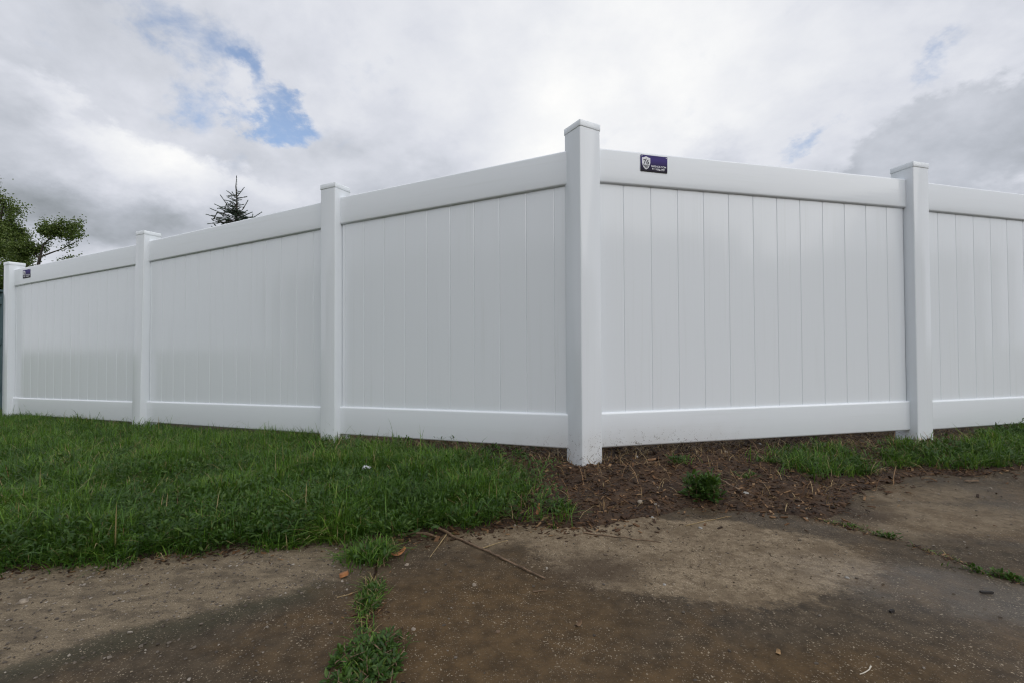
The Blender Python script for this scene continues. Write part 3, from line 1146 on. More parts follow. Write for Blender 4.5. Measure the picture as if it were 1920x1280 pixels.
xj, yj = along(j1[:7], 1500, 0.020)
xk, yk = along(j2[:6], 900, 0.014)
chips('joint_crumbs', np.r_[xj, xk], np.r_[yj, yk], 0.007, 'dark soil crumbs spilling from the paving joints', M_BARKBIT, 0.0005, 'litter')
xs, ys = scatter(30000, -2.4, 0.3, 0.9, 2.0, lambda x, y: np.exp(-np.abs(y - y_edge(x) + 0.02) / 0.035) * (0.3 + vn(x, y, 7, 3)))
chips('edge_litter', xs, ys, 0.010, 'dark crumbs and bark along the paving edge below the lawn', M_BARKBIT, 0.001, 'litter')


# stones
ico_v = []
bm = bmesh.new()
bmesh.ops.create_icosphere(bm, subdivisions=1, radius=1.0)
ICO_V = np.array([v.co[:] for v in bm.verts])
ICO_F = np.array([[v.index for v in f.verts] for f in bm.faces])
bm.free()


def stones(name, x, y, r, label, embed=0.4, material=None, cat='gravel'):
    n = len(x)
    z = np.where(y - y_edge(x) > 0, soil_z(x, y), 0.001)
    sc = np.stack([r * (0.8 + 0.7 * rng.random(n)), r * (0.7 + 0.5 * rng.random(n)), r * (0.45 + 0.4 * rng.random(n))], -1)
    az = rng.random(n) * 6.283
    c, s = np.cos(az)[:, None], np.sin(az)[:, None]
    jit = 1 + 0.22 * rng.normal(size=(n, 12))
    P = ICO_V[None] * jit[..., None] * sc[:, None]
    V = np.stack([P[..., 0] * c - P[..., 1] * s + x[:, None], P[..., 0] * s + P[..., 1] * c + y[:, None], P[..., 2] + (z + sc[:, 2] * embed)[:, None]], -1)
    F = (np.arange(n)[:, None, None] * 12 + ICO_F[None]).reshape(-1, 3)
    return tag(obj(name, mesh_np(name, V.reshape(-1, 3), [F], np.repeat(rng.random(n), 12)), material or M_STONE), label, cat, kind='stuff')


def pave_d(x, y):
    s = y_edge(x) - y
    return (s > -0.3) * (0.12 + 0.9 * np.clip(vn(x, y, 3.0, 4) - 0.35, 0, 1) + 0.35 * np.exp(-np.abs(s) / 0.12))


xs, ys = scatter(11000, -2.2, 3.2, 0.62, 2.6, pave_d)
stones('gravel', xs, ys, 0.0011 + 0.0030 * rng.random(len(xs)) ** 4, 'small pale grit strewn over paving and soil')

xs, ys = scatter(3600, -0.35, 2.3, 1.55, 3.1, lambda x, y: (1 - 0.8 * lawn_mask(x, y)) * (y - y_edge(x) > -0.01) * (0.2 + vn(x, y, 6, 3)))
stones('soil_clods', xs, ys, 0.0035 + 0.011 * rng.random(len(xs)) ** 3, 'dark crumbly soil clods along the fence foot', 0.2, M_CLOD, 'soil')
xs, ys = scatter(3400, -0.15, 2.3, 1.0, 2.2, lambda x, y: (y < y_edge(x)) * np.clip(1.2 - np.hypot((x - 0.50) / 0.52, (y - 1.40) / 0.34) + 0.5 * (vn(x, y, 6, 3) - 0.5), 0.05, 1))
stones('patch_grit', xs, ys, 0.0012 + 0.0032 * rng.random(len(xs)) ** 2, 'tan grit lying on the sandy paving patch', 0.1, M_CRUMB, 'grit')
xs, ys = scatter(5200, -2.0, -0.4, 0.75, 1.6, lambda x, y: (y < y_edge(x)) * np.where(y > 0.884 + 0.545 * (x + 0.98), 1.0, 0.25) * (0.3 + vn(x, y, 9, 3)))
stones('slab_grit', xs, ys, 0.0011 + 0.0026 * rng.random(len(xs)) ** 2, 'pale worn aggregate standing out of the left paving slab', 0.0, M_STONE, 'grit')
xs, ys = scatter(15000, -0.2, 2.3, 1.0, 2.3, lambda x, y: (y < y_edge(x) + 0.02) * np.clip(1.25 - np.hypot((x - 0.50) / 0.50, (y - 1.40) / 0.33) + 0.5 * (vn(x, y, 6, 3) - 0.5), 0.02, 1))
chips('dirt_crumbs', xs, ys, 0.0042, 'brown crumbs of dried dirt on the sandy paving patch', M_CRUMB, 0.001, 'dirt')


# ------------------------------------------------------------------ leafy weeds
def leaf_lobed(L, wd, pairs=4):
    """deeply cut leaf lying along +y, arching down"""
    V, F = [], []
    arch = lambda t: 0.18 * L * math.sin(t * 2.4) - 0.16 * L * t * t
    N = pairs + 1
    mids = []
    for k in range(N + 1):
        t = k / N
        mids.append(len(V))
        V.append((0, L * t, arch(t)))
    for k in range(N):
        t = (k + 0.5) / N
        ln = wd * math.sin(math.pi * (0.18 + 0.78 * t)) ** 0.8
        for s in (-1, 1):
            a = len(V)
            V.append((s * ln, L * (t + 0.14), arch(t) - 0.10 * ln))
            V.append((s * ln * 0.55, L * (t - 0.09), arch(t) - 0.02 * ln))
            F.append((mids[k], a + 1, a))
            F.append((mids[k], a, mids[k + 1]))
    return np.array(V), np.array(F)


def leaf_oval(L, wd):
    V, F = [(0, 0, 0)], []
    for t, f in ((0.25, 0.8), (0.55, 1.0), (0.8, 0.65)):
        V += [(-wd * f, L * t, 0.05 * L * f), (0, L * t, 0.0), (wd * f, L * t, 0.05 * L * f)]
    V.append((0, L, -0.05 * L))
    F = [(0, 2, 1), (0, 3, 2), (1, 2, 5), (1, 5, 4), (2, 3, 6), (2, 6, 5), (4, 5, 8), (4, 8, 7), (5, 6, 9), (5, 9, 8), (7, 8, 10), (8, 9, 10)]
    return np.array(V, float), np.array(F)


def rot_mats(yaw, pitch, roll):
    cy, sy = np.cos(yaw), np.sin(yaw)
    cp, sp = np.cos(pitch), np.sin(pitch)
    cr, sr = np.cos(roll), np.sin(roll)
    n = len(yaw)
    Rz = np.zeros((n, 3, 3)); Rz[:, 0, 0] = cy; Rz[:, 0, 1] = -sy; Rz[:, 1, 0] = sy; Rz[:, 1, 1] = cy; Rz[:, 2, 2] = 1
    Rx = np.zeros((n, 3, 3)); Rx[:, 0, 0] = 1; Rx[:, 1, 1] = cp; Rx[:, 1, 2] = -sp; Rx[:, 2, 1] = sp; Rx[:, 2, 2] = cp
    Ry = np.zeros((n, 3, 3)); Ry[:, 1, 1] = 1; Ry[:, 0, 0] = cr; Ry[:, 0, 2] = sr; Ry[:, 2, 0] = -sr; Ry[:, 2, 2] = cr
    return Rz @ Rx @ Ry


def spread(templ, P, yaw, pitch, roll, size):
    """copies of a template leaf merged into arrays"""
    V0, F0 = templ
    M = rot_mats(yaw, pitch, roll)
    V = np.einsum('nij,vj->nvi', M, V0) * size[:, None, None] + P[:, None]
    F = (np.arange(len(P))[:, None, None] * len(V0) + F0[None]).reshape(-1, 3)
    return V.reshape(-1, 3), F, np.repeat(np.clip(0.5 + 0.22 * rng.normal(size=len(P)), 0, 1), len(V0))


def weeds(cx, cy, cz, nleaf, hgt, rad, leafL, templ):
    """leaves of several plants around stems; returns arrays"""
    P, yaw, pit, rol, sz = [], [], [], [], []
    for x, y, z, h, rd in zip(cx, cy, cz, hgt, rad):
        n = nleaf
        f = rng.random(n) ** 0.7
        a = rng.random(n) * 6.283
        rr = rd * (0.15 + 0.65 * rng.random(n)) * (1 - 0.35 * f)
        P.append(np.stack([x + rr * np.cos(a), y + rr * np.sin(a), z + h * (0.12 + 0.78 * f)], -1))
        yaw.append(a - math.pi / 2 + rng.normal(0, 0.5, n))
        pit.append(rng.normal(0.25, 0.35, n) + 0.7 * f ** 2)
        rol.append(rng.normal(0, 0.3, n))
        sz.append(leafL * (0.6 + 0.6 * rng.random(n)) * (1 - 0.25 * f))
    return spread(templ, np.concatenate(P), np.concatenate(yaw), np.concatenate(pit), np.concatenate(rol), np.concatenate(sz))


def join(parts):
    V, F, Rr, o = [], [], [], 0
    for v, f, r in parts:
        V.append(v); F.append(f + o); Rr.append(r)
        o += len(v)
    return np.concatenate(V), np.concatenate(F), np.concatenate(Rr)


LOBED = leaf_lobed(1.0, 0.30, 4)
LOBED2 = leaf_lobed(1.0, 0.20, 6)
OVAL = leaf_oval(1.0, 0.20)
ROUND = leaf_oval(1.0, 0.38)


def weed_zone(x, y):
    s = y - y_edge(x)
    band = np.exp(-np.clip(s - 0.05, 0, 9) / 0.38) * (s > -0.02)
    side = np.interp(x, [-3, -1.2, -0.45, 0.1, 0.3], [1.0, 1.0, 0.75, 0.65, 0.1])
    return np.clip(band * side * (0.35 + 1.0 * vn2(x, y, 4, 2)), 0, 1) * (x < 0.2)


xw, yw = scatter(7500, -2.9, 0.25, 1.05, 2.6, weed_zone)
zw = soil_z(xw, yw)
kinds = rng.integers(0, 3, len(xw))
parts = []
for kd, tm, nl, LL in ((0, LOBED2, 14, 0.020), (1, LOBED2, 16, 0.026), (2, LOBED, 12, 0.016)):
    k = kinds == kd
    hn = 0.04 + 0.07 * vn(xw[k], yw[k], 3, 2)
    parts.append(weeds(xw[k], yw[k], zw[k], nl, hn * (0.7 + 0.6 * rng.random(k.sum())), 0.045 + 0.03 * rng.random(k.sum()), LL, tm))
V, F, r = join(parts)
xv, yv = scatter(2600, 0.75, 3.4, 1.8, 3.2, lambda x, y: lawn_mask(x, y) * np.clip(vn2(x, y, 5, 2) * 1.3 - 0.1, 0, 1))
Vv, Fv, rv_ = weeds(xv, yv, soil_z(xv, yv), 13, 0.025 + 0.05 * rng.random(len(xv)), np.full(len(xv), 0.03), 0.026, LOBED2)
tag(obj('verge_weeds', mesh_np('verge_weeds', Vv, [Fv], rv_), M_WEED), 'feathery low weeds in the grass strip along the right fence run', 'weeds', kind='stuff')
tag(obj('lawn_weeds', mesh_np('lawn_weeds', V, [F], r), M_WEED), 'leafy low weeds spilling over the near edge of the lawn', 'weeds', kind='stuff')


def tube(pts, radii, n=6):
    """tube mesh rings along pts"""
    rings = []
    for i, p in enumerate(pts):
        p = Vector(p)
        a = Vector(pts[min(i + 1, len(pts) - 1)]) - Vector(pts[max(i - 1, 0)])
        q = a.to_track_quat('Z', 'Y')
        rings.append([p + q @ Vector((radii[i] * math.cos(2 * math.pi * k / n), radii[i] * math.sin(2 * math.pi * k / n), 0)) for k in range(n)])
    return rings


def weed_clump(label, c, spreadx, spready, nst, hgt, leafL, templ, nleaf, group=None, grass=0, rot=0.0, mixed=None):
    """one patch of weeds with its stems; c on the ground"""
    root = tag(empty('weed_clump', c), label, 'weed', group)
    ca, sa = math.cos(rot), math.sin(rot)
    px_, py_ = rng.normal(0, 1, nst).clip(-1.7, 1.7) * spreadx * 0.55, rng.normal(0, 1, nst).clip(-1.7, 1.7) * spready * 0.55
    px_, py_ = px_ * ca - py_ * sa, px_ * sa + py_ * ca
    hh = hgt * (0.55 + 0.6 * rng.random(nst))
    pr = weeds(px_, py_, np.zeros(nst) - 0.004, nleaf, hh, np.full(nst, leafL * 0.9), leafL, templ)
    parts_ = [pr]
    if mixed:
        parts_.append(weeds(px_, py_, np.zeros(nst) - 0.004, max(3, nleaf // 2), hh * 0.8, np.full(nst, leafL), leafL * 0.8, mixed))
    V, F, r = join(parts_)
    obj('foliage', mesh_np('foliage', V, [F], r), M_WEED, root)
    bm = bmesh.new()
    for x, y, h in zip(px_, py_, hh):
        rg = tube([(x, y, -0.01), (x + rng.normal(0, .006), y + rng.normal(0, .006), h * 0.5), (x + rng.normal(0, .01), y + rng.normal(0, .01), h * 0.85)], (0.0014, 0.0011, 0.0006), 4)
        vv = [[bm.verts.new(p) for p in q] for q in rg]
        for a, b in zip(vv[:-1], vv[1:]):
            for i in range(4):
                bm.faces.new((a[i], a[(i + 1) % 4], b[(i + 1) % 4], b[i]))
    tag(obj('stems', bm_mesh('stems', bm), M_TWIG, root), kind='stuff')
    if grass:
        gx_, gy_ = rng.normal(0, 1, grass) * spreadx * 0.5, rng.normal(0, 1, grass) * spready * 0.5
        gx_, gy_ = gx_ * ca - gy_ * sa, gx_ * sa + gy_ * ca
        V, q, t, r = blades(gx_, gy_, np.full(grass, -0.004), hgt * (0.5 + rng.random(grass)), 0.002 + 0.0015 * rng.random(grass), np.clip(rng.normal(0.8, 0.3, grass), 0.2, 1.4), rng.random(grass) * 6.283, np.clip(rng.normal(0.45, 0.2, grass), 0, 1), 1.2)
        tag(obj('blades', mesh_np('blades', V, [q, t], r), M_GRASS, root), kind='stuff')
    return root


def gz(p):
    return Vector((p.x, p.y, float(soil_z(np.array([p.x]), np.array([p.y]))[0]) if p.y > float(y_edge(np.array([p.x]))[0]) else 0.0))


weed_clump('bushy green weed on the dug soil right of the corner post', gz(G(1312, 938)), 0.075, 0.045, 24, 0.105, 0.036, LOBED2, 16, mixed=LOBED)
weed_clump('small weed between the corner post and the bushy weed', gz(G(1278, 888)), 0.06, 0.03, 8, 0.035, 0.026, LOBED2, 9, grass=40)
weed_clump('low sprig on the soil under the middle of the right panel', gz(G(1398, 905)), 0.05, 0.03, 6, 0.030, 0.024, LOBED, 8, grass=50)
weed_clump('small grassy tuft on bare soil nearest the grass strip', gz(G(1445, 885)), 0.06, 0.03, 6, 0.035, 0.024, LOBED, 6, grass=120)
weed_clump('tuft at the lawn corner beside the orange wood chip', gz(G(1050, 965)), 0.045, 0.03, 7, 0.045, 0.028, LOBED2, 10, grass=60)
weed_clump('long grassy weed spilling from the lawn into the left paving joint', gz(G(690, 1045)), 0.065, 0.060, 10, 0.050, 0.026, LOBED2, 8, grass=480)
weed_clump('upper dark weed growing in the left paving joint', gz(G(697, 1125)), 0.026, 0.065, 16, 0.026, 0.016, OVAL, 10, grass=150, mixed=LOBED2)
weed_clump('large leafy weed in the left paving joint at the bottom of the photo', gz(G(688, 1245)), 0.060, 0.075, 64, 0.030, 0.017, OVAL, 12, grass=90, mixed=ROUND)
weed_clump('small weed in the right paving joint nearer the fence', gz(G(1667, 1008)), 0.030, 0.008, 8, 0.020, 0.016, OVAL, 8, grass=30, rot=-0.6)
weed_clump('flat weed in the right paving joint at the photo edge', gz(G(1872, 1080)), 0.075, 0.012, 20, 0.018, 0.016, OVAL, 8, grass=60, rot=-0.62)
weed_clump('thin dry weed in the right paving joint by the wet soil', gz(G(1590, 985)), 0.05, 0.008, 6, 0.014, 0.013, OVAL, 6, grass=50, rot=-0.5)


# ------------------------------------------------------------------ litter lying about
def stick(name, label, pix, r0, r1, material, zs=0.004, cat='twig', side=None, group=None, wob=0.002):
    pts = [G(*p) for p in pix]
    for p in pts:
        p.z = gz(p).z + zs
    # more points with a little crookedness
    fine = []
    for a, b in zip(pts[:-1], pts[1:]):
        n = max(2, int((b - a).length / 0.018))
        for k in range(n):
            fine.append(a.lerp(b, k / n) + Vector((rng.normal(0, wob), rng.normal(0, wob), abs(rng.normal(0, wob * 0.5)))))
    fine.append(pts[-1])
    org = fine[0].copy()
    fine = [p - org for p in fine]
    n = len(fine)
    rad = [(r0 + (r1 - r0) * i / (n - 1)) * (1 + rng.normal(0, 0.10)) for i in range(n)]
    me_ = ring_loft(name, tube(fine, rad, 6), True, 60)
    if not side:
        return tag(obj(name, me_, material, loc=org), label, cat, group)
    root = tag(empty(name, org), label, cat, group)
    obj('shaft', me_, material, root)
    for sp in side:
        q = [G(*p) for p in sp]
        for p in q:
            p.z = gz(p).z + 0.005
        obj('side_twig', ring_loft('side_twig', tube([p - org for p in q], [r1 * 0.9] + [r1 * 0.45] * (len(q) - 1), 5), True, 60), M_DRY, root)
    return root


stick('fallen_stick', 'long thin brown stick lying across the paving by the lawn', [(806, 990), (850, 1008), (900, 1030), (960, 1058), (1022, 1087)], 0.0042, 0.0024, M_TWIG, 0.005,
      side=[[(838, 1003), (820, 1028), (806, 1047)], [(905, 1030), (930, 1021), (952, 1015)], [(808, 990), (800, 978), (792, 968)]])
stick('bark_strip', 'reddish bark strip at the lawn edge beside the long stick', [(748, 1010), (775, 1005), (800, 1003), (822, 1009)], 0.0035, 0.0040, M_TWIG, 0.004)
stick('straw_stalk', 'straight pale straw stalk on the sandy paving patch', [(1286, 986), (1320, 978), (1350, 972), (1372, 968)], 0.0014, 0.0011, M_DRY, 0.003, wob=0.0006)
stick('thin_twig', 'thin dark twig lying on the sandy patch below the corner post', [(1093, 999), (1130, 1005), (1175, 1009), (1240, 1018)], 0.0022, 0.0010, M_TWIG, 0.003)
stick('broken_branch', 'short thick broken branch beside the bushy weed', [(1350, 912), (1370, 922), (1390, 934)], 0.0055, 0.0035, M_TWIG, 0.008)
stick('root_strand', 'long reddish root strand on the dug soil', [(1160, 902), (1200, 892), (1240, 884), (1280, 886)], 0.0018, 0.0010, M_TWIG, 0.006, cat='root')
stick('small_twig', 'short twig on the paving near the bottom middle stone', [(1000, 1110), (1012, 1109), (1026, 1107)], 0.0016, 0.0010, M_TWIG, 0.002)
stick('curled_shaving', 'curled whitish sliver on wet paving at the bottom right', [(1612, 1265), (1622, 1262), (1630, 1256), (1633, 1250)], 0.0008, 0.0014, simple('pale_shaving', (0.55, 0.50, 0.42), 0.6, 0.1), 0.002, 'sliver', wob=0.0003)
stick('grass_runner', 'thin straw across the paving left of the joint weed', [(632, 1121), (650, 1117), (676, 1108)], 0.0011, 0.0008, M_DRY, 0.003, 'straw', wob=0.0006)


def chunk(name, label, px, py, sx, sy, sz, material, rz=0.0, cat='chip', tilt=0.0, jitter=0.18, group=None, sub=2, lift=0.5):
    bm = bmesh.new()
    bmesh.ops.create_icosphere(bm, subdivisions=sub, radius=1.0)
    for v in bm.verts:
        f = 1 + rng.normal(0, jitter * 0.4) + 0.12 * math.sin(v.co.x * 3 + sx * 900) * math.cos(v.co.y * 4)
        v.co = Vector((v.co.x * sx * f, v.co.y * sy * f, v.co.z * sz * f))
    c = gz(G(px, py))
    o = obj(name, bm_mesh(name, bm, 50), material, loc=(c.x, c.y, c.z + sz * lift), rot=(0, tilt, rz))
    return tag(o, label, cat, group)


def woodchip(name, label, px, py, L, wd, th, rz, tilt, material, cat='wood chip', curl=0.0):
    """splintered flat chip"""
    rings = []
    n = 5
    for i in range(n + 1):
        t = i / n - 0.5
        ww = wd * (0.55 + 0.45 * math.cos(t * 2.2)) * (1 + rng.normal(0, 0.10))
        zc = curl * (t * 2) ** 2
        rings.append([(t * L + rng.normal(0, L * 0.02), a * ww / 2, zc + b * th / 2) for a, b in ((-1, -1), (1, -1), (0.9, 1), (-0.8, 1))])
    c = gz(G(px, py))
    zt_ = abs(math.sin(tilt)) * L / 2 + th
    return tag(obj(name, ring_loft(name, rings, True, 25), material, loc=(c.x, c.y, c.z + zt_ * 0.8), rot=(0, -tilt, rz)), label, cat)


woodchip('wood_chip', 'upright orange wood chip at the right end of the lawn', 1010, 968, 0.040, 0.013, 0.007, 1.1, 0.9, M_CHIP)
woodchip('wood_chip', 'curled orange wood chip by the stick butt in the joint grass', 748, 1042, 0.042, 0.014, 0.005, 0.5, 0.25, M_CHIP, curl=0.010)
woodchip('wood_chip', 'small orange chip on dark paving left of the joint weed', 645, 1082, 0.022, 0.014, 0.008, 0.2, 0.3, M_CHIP)
woodchip('wood_chip', 'flat tan chip on soil between corner post and bushy weed', 1225, 880, 0.055, 0.014, 0.006, 0.05, 0.1, simple('tan_chip', (0.27, 0.15, 0.075), 0.8, 0.3, 50, 0.3))
woodchip('wood_chip', 'dark red chip against the fence foot right of corner post', 1203, 853, 0.035, 0.022, 0.010, 1.2, 0.8, simple('red_chip', (0.15, 0.035, 0.022), 0.8, 0.35, 50, 0.3))
woodchip('bark_piece', 'flat black bark piece on wet paving near the right edge', 1850, 1112, 0.026, 0.008, 0.004, -0.2, 0.05, simple('black_bark', (0.018, 0.014, 0.012), 0.7, 0.3), 'bark')
woodchip('bark_piece', 'small black bark crumb on wet paving right of centre', 1672, 1148, 0.012, 0.007, 0.005, 0.3, 0.1, MATS['black_bark'], 'bark')
woodchip('bark_piece', 'brown bark splinter on paving near the right verge', 1822, 902, 0.06, 0.010, 0.005, 0.0, 0.02, M_TWIG, 'bark')
woodchip('dry_leaf', 'curled brown leaf on wet paving below the long stick', 1085, 1172, 0.016, 0.011, 0.0012, 0.8, 0.35, simple('brown_leaf', (0.14, 0.085, 0.045), 0.7, 0.3), 'leaf', curl=0.006)
woodchip('dry_leaf', 'small tan leaf on wet paving at the bottom right of centre', 1459, 1225, 0.011, 0.009, 0.001, 0.9, 0.3, simple('tan_leaf', (0.30, 0.19, 0.09), 0.7, 0.3), 'leaf', curl=0.004)

PEB = 'single stones on paving and soil'
M_PEB = simple('pebble_tan', (0.26, 0.215, 0.165), 0.75, 0.3, 90, 0.3)
M_PEB2 = simple('pebble_grey', (0.30, 0.29, 0.27), 0.7, 0.3, 90, 0.3)
for lab, px, py, s, mt in (('egg-shaped tan stone at the soil edge below the corner post', 1200, 950, 0.0135, M_PEB),
                           ('pale flat stone at the tip of the broken branch', 1398, 936, 0.0115, M_PEB2),
                           ('tan stone on paving below the tip of the long stick', 889, 1097, 0.0075, M_PEB),
                           ('grey stone on soil just right of the corner post foot', 1193, 874, 0.013, M_PEB2),
                           ('pale flat stone in the middle of the sandy patch', 1313, 990, 0.0075, M_PEB2),
                           ('tan stone beside the joint grass and curled chip', 763, 1059, 0.0075, M_PEB),
                           ('tan stone right of the large joint weed', 775, 1180, 0.0060, M_PEB),
                           ('brown round stone alone on dark paving at lower centre', 933, 1185, 0.0058, M_TWIG),
                           ('tan flat stone near the left edge of the paving', 44, 1129, 0.0105, M_PEB),
                           ('pale stone on soil at the foot of the sandy patch', 1223, 970, 0.0065, M_PEB2),
                           ('pale pebble on soil edge left of the bushy weed', 1229, 953, 0.0065, M_PEB2),
                           ('pale stone on soil under the middle of the right panel', 1424, 853, 0.012, M_PEB2),
                           ('tan stone on soil above the bushy weed', 1361, 866, 0.013, M_PEB),
                           ('grey pebble at the lower right of the sandy patch', 1588, 1083, 0.0055, M_PEB2),
                           ('grey pebble below the sandy patch on wet paving', 1246, 1096, 0.0050, M_PEB2)):
    chunk('pebble', lab, px, py, s, s * 0.75, s * 0.6, mt, rng.random() * 6, 'stone', 0.1, 0.16, PEB, lift=0.35)


def scrap():
    """crumpled scrap of white paper on the grass"""
    bm = bmesh.new()
    n = 7
    g = [[bm.verts.new(((i / (n - 1) - 0.5) * 0.034 + rng.normal(0, .0015), (j / (n - 1) - 0.5) * 0.020 + rng.normal(0, .0015), rng.normal(0, 0.006))) for j in range(n)] for i in range(n)]
    for i in range(n - 1):
        for j in range(n - 1):
            bm.faces.new((g[i][j], g[i + 1][j], g[i + 1][j + 1], g[i][j + 1]))
    bmesh.ops.triangulate(bm, faces=bm.faces[:])
    me_ = bm_mesh('paper_scrap', bm)
    c = AT(688, 887, 2.05)
    z = float(soil_z(np.array([c.x]), np.array([c.y]))[0])
    o = obj('paper_scrap', me_, simple('white_paper', (0.55, 0.57, 0.60), 0.8, 0.05), loc=(c.x, c.y, z + 0.052), rot=(0.5, 0, 0.1))
    md = o.modifiers.new('thick', 'SOLIDIFY')
    md.thickness = 0.0006
    tag(o, 'crumpled scrap of white paper caught in the grass', 'paper')


scrap()


# ------------------------------------------------------------------ trees behind the fence
def limb_mesh(name, segs, n=6):
    """segs: list of (points, radii)"""
    V, F, o = [], [], 0
    for pts, rad in segs:
        rg = tube(pts, rad, n)
        for r_ in rg:
            V += [tuple(p) for p in r_]
        for k in range(len(rg) - 1):
            for i in range(n):
                F.append((o + k * n + i, o + k * n + (i + 1) % n, o + (k + 1) * n + (i + 1) % n, o + (k + 1) * n + i))
        o += len(rg) * n
    return mesh_np(name, np.array(V), [np.array(F)], smooth=True)


def grow(p, d, L, r, depth, segs, tips, rnd_, up=0.15, wander=0.35, kids=(2, 4), side_from=0.35):
    n = 5
    pts, rad = [p.copy()], [r]
    q = p.copy()
    dd = d.normalized()
    for k in range(n):
        dd = (dd + Vector((rnd_.gauss(0, wander), rnd_.gauss(0, wander), rnd_.gauss(0, wander) + up)) * 0.35).normalized()
        q = q + dd * (L / n)
        pts.append(q.copy())
        rad.append(r * (1 - 0.6 * (k + 1) / n))
    segs.append((pts, rad))
    if depth == 0:
        tips.append(pts)
        return
    for _ in range(rnd_.randint(*kids)):
        t = rnd_.uniform(side_from, 1.0)
        i = min(n - 1, int(t * n))
        b = pts[i].lerp(pts[i + 1], t * n - i)
        ax = Vector((rnd_.gauss(0, 1), rnd_.gauss(0, 1), rnd_.gauss(0.1, 0.7))).normalized()
        nd = (dd * 0.75 + ax * 0.85).normalized()
        grow(b, nd, L * rnd_.uniform(0.50, 0.72), rad[i] * 0.62, depth - 1, segs, tips, rnd_, up, wander, kids, 0.2)
    tips.append(pts[3:])


def leafy(tips, per, spreadr, size, rnd_=None):
    P = []
    for pts in tips:
        m = per
        i = rng.integers(0, len(pts) - 1, m)
        t = rng.random(m)[:, None]
        A = np.array([tuple(p) for p in pts])
        P.append(A[i] * (1 - t) + A[i + 1] * t + rng.normal(0, spreadr, (m, 3)))
    P = np.concatenate(P)
    n = len(P)
    return spread(leaf_simple, P, rng.random(n) * 6.283, rng.normal(-0.5, 0.6, n), rng.normal(0, 0.6, n), size * (0.7 + 0.6 * rng.random(n)))


lv = np.array([(0, 0, 0), (-0.30, 0.45, 0.05), (0.30, 0.45, 0.05), (0, 1, -0.08)], float)
leaf_simple = (lv, np.array([(0, 2, 1), (1, 2, 3)]))


def tree(label, base, starts, trunk, per, spreadr, size, seed):
    rnd_ = random.Random(seed)
    root = tag(empty('leafy_tree', base), label, 'tree', 'leafy trees beyond the fence')
    segs, tips = [trunk], []
    for p, d, L, r, depth in starts:
        grow(Vector(p), Vector(d), L, r, depth, segs, tips, rnd_)
    obj('trunk', limb_mesh('trunk', segs), M_BARK, root)
    V, F, r = leafy(tips, per, spreadr, size)
    obj('crown', mesh_np('crown', V, [F], r), M_TREE, root)


# large tree at the left edge of the view
c = AT(-16, 560, 10.0)
b0 = Vector((c.x, c.y, -0.1))
H0 = 3.1
st = []
rr = random.Random(3)
tr = [(Vector((0, 0, -0.1)), 0.16), (Vector((0.05, 0, 0.9)), 0.13), (Vector((-0.05, 0.05, 1.8)), 0.11), (Vector((0.05, 0, 2.6)), 0.08), (Vector((0.1, 0, 3.4)), 0.05)]
for k in range(22):
    z = 1.5 + 1.75 * k / 21
    a = k * 2.4
    st.append(((0.02, 0, z), (math.cos(a), math.sin(a), 0.35), 0.80 - 0.40 * k / 21, 0.030, 2))
st.append(((0.1, 0, 3.2), (0.15, 0, 1), 0.75, 0.04, 2))
tree('dense green leafy tree behind the far left post at the photo edge', b0, st, ([p for p, _ in tr], [q for _, q in tr]), 120, 0.075, 0.046, 3)

# smaller open tree to its right
c = AT(72, 560, 9.2)
b0 = Vector((c.x, c.y, -0.1))


def rel(px, py, dy=0.0):
    q = AT(px, py, 9.2 + dy)
    return q - b0


tr = [(Vector((-0.1, 0, -0.1)), 0.08), (Vector((-0.05, 0, 0.8)), 0.055), (rel(66, 545), 0.040), (rel(70, 505), 0.030), (rel(76, 480), 0.022), (rel(80, 462), 0.015), (rel(90, 450), 0.008)]
st = [(tuple(rel(76, 482)), (1, 0.1, 0.45), 0.62, 0.016, 2), (tuple(rel(82, 460)), (0.5, 0.3, 0.8), 0.40, 0.012, 2), (tuple(rel(84, 456)), (0.9, -0.2, 0.6), 0.42, 0.011, 2),
      (tuple(rel(72, 500)), (1, 0.2, 0.05), 0.50, 0.013, 2), (tuple(rel(70, 505)), (-1, 0.2, 0.45), 0.55, 0.013, 2), (tuple(rel(68, 520)), (-0.8, -0.3, 0.3), 0.50, 0.020, 2),
      (tuple(rel(74, 488)), (-0.7, 0.3, 0.75), 0.40, 0.018, 2), (tuple(rel(68, 530)), (0.7, 0.5, 0.3), 0.50, 0.020, 2)]
tree('open crooked leafy tree rising over the fence between far left posts', b0, st, ([p for p, _ in tr], [q for _, q in tr]), 110, 0.050, 0.042, 8)


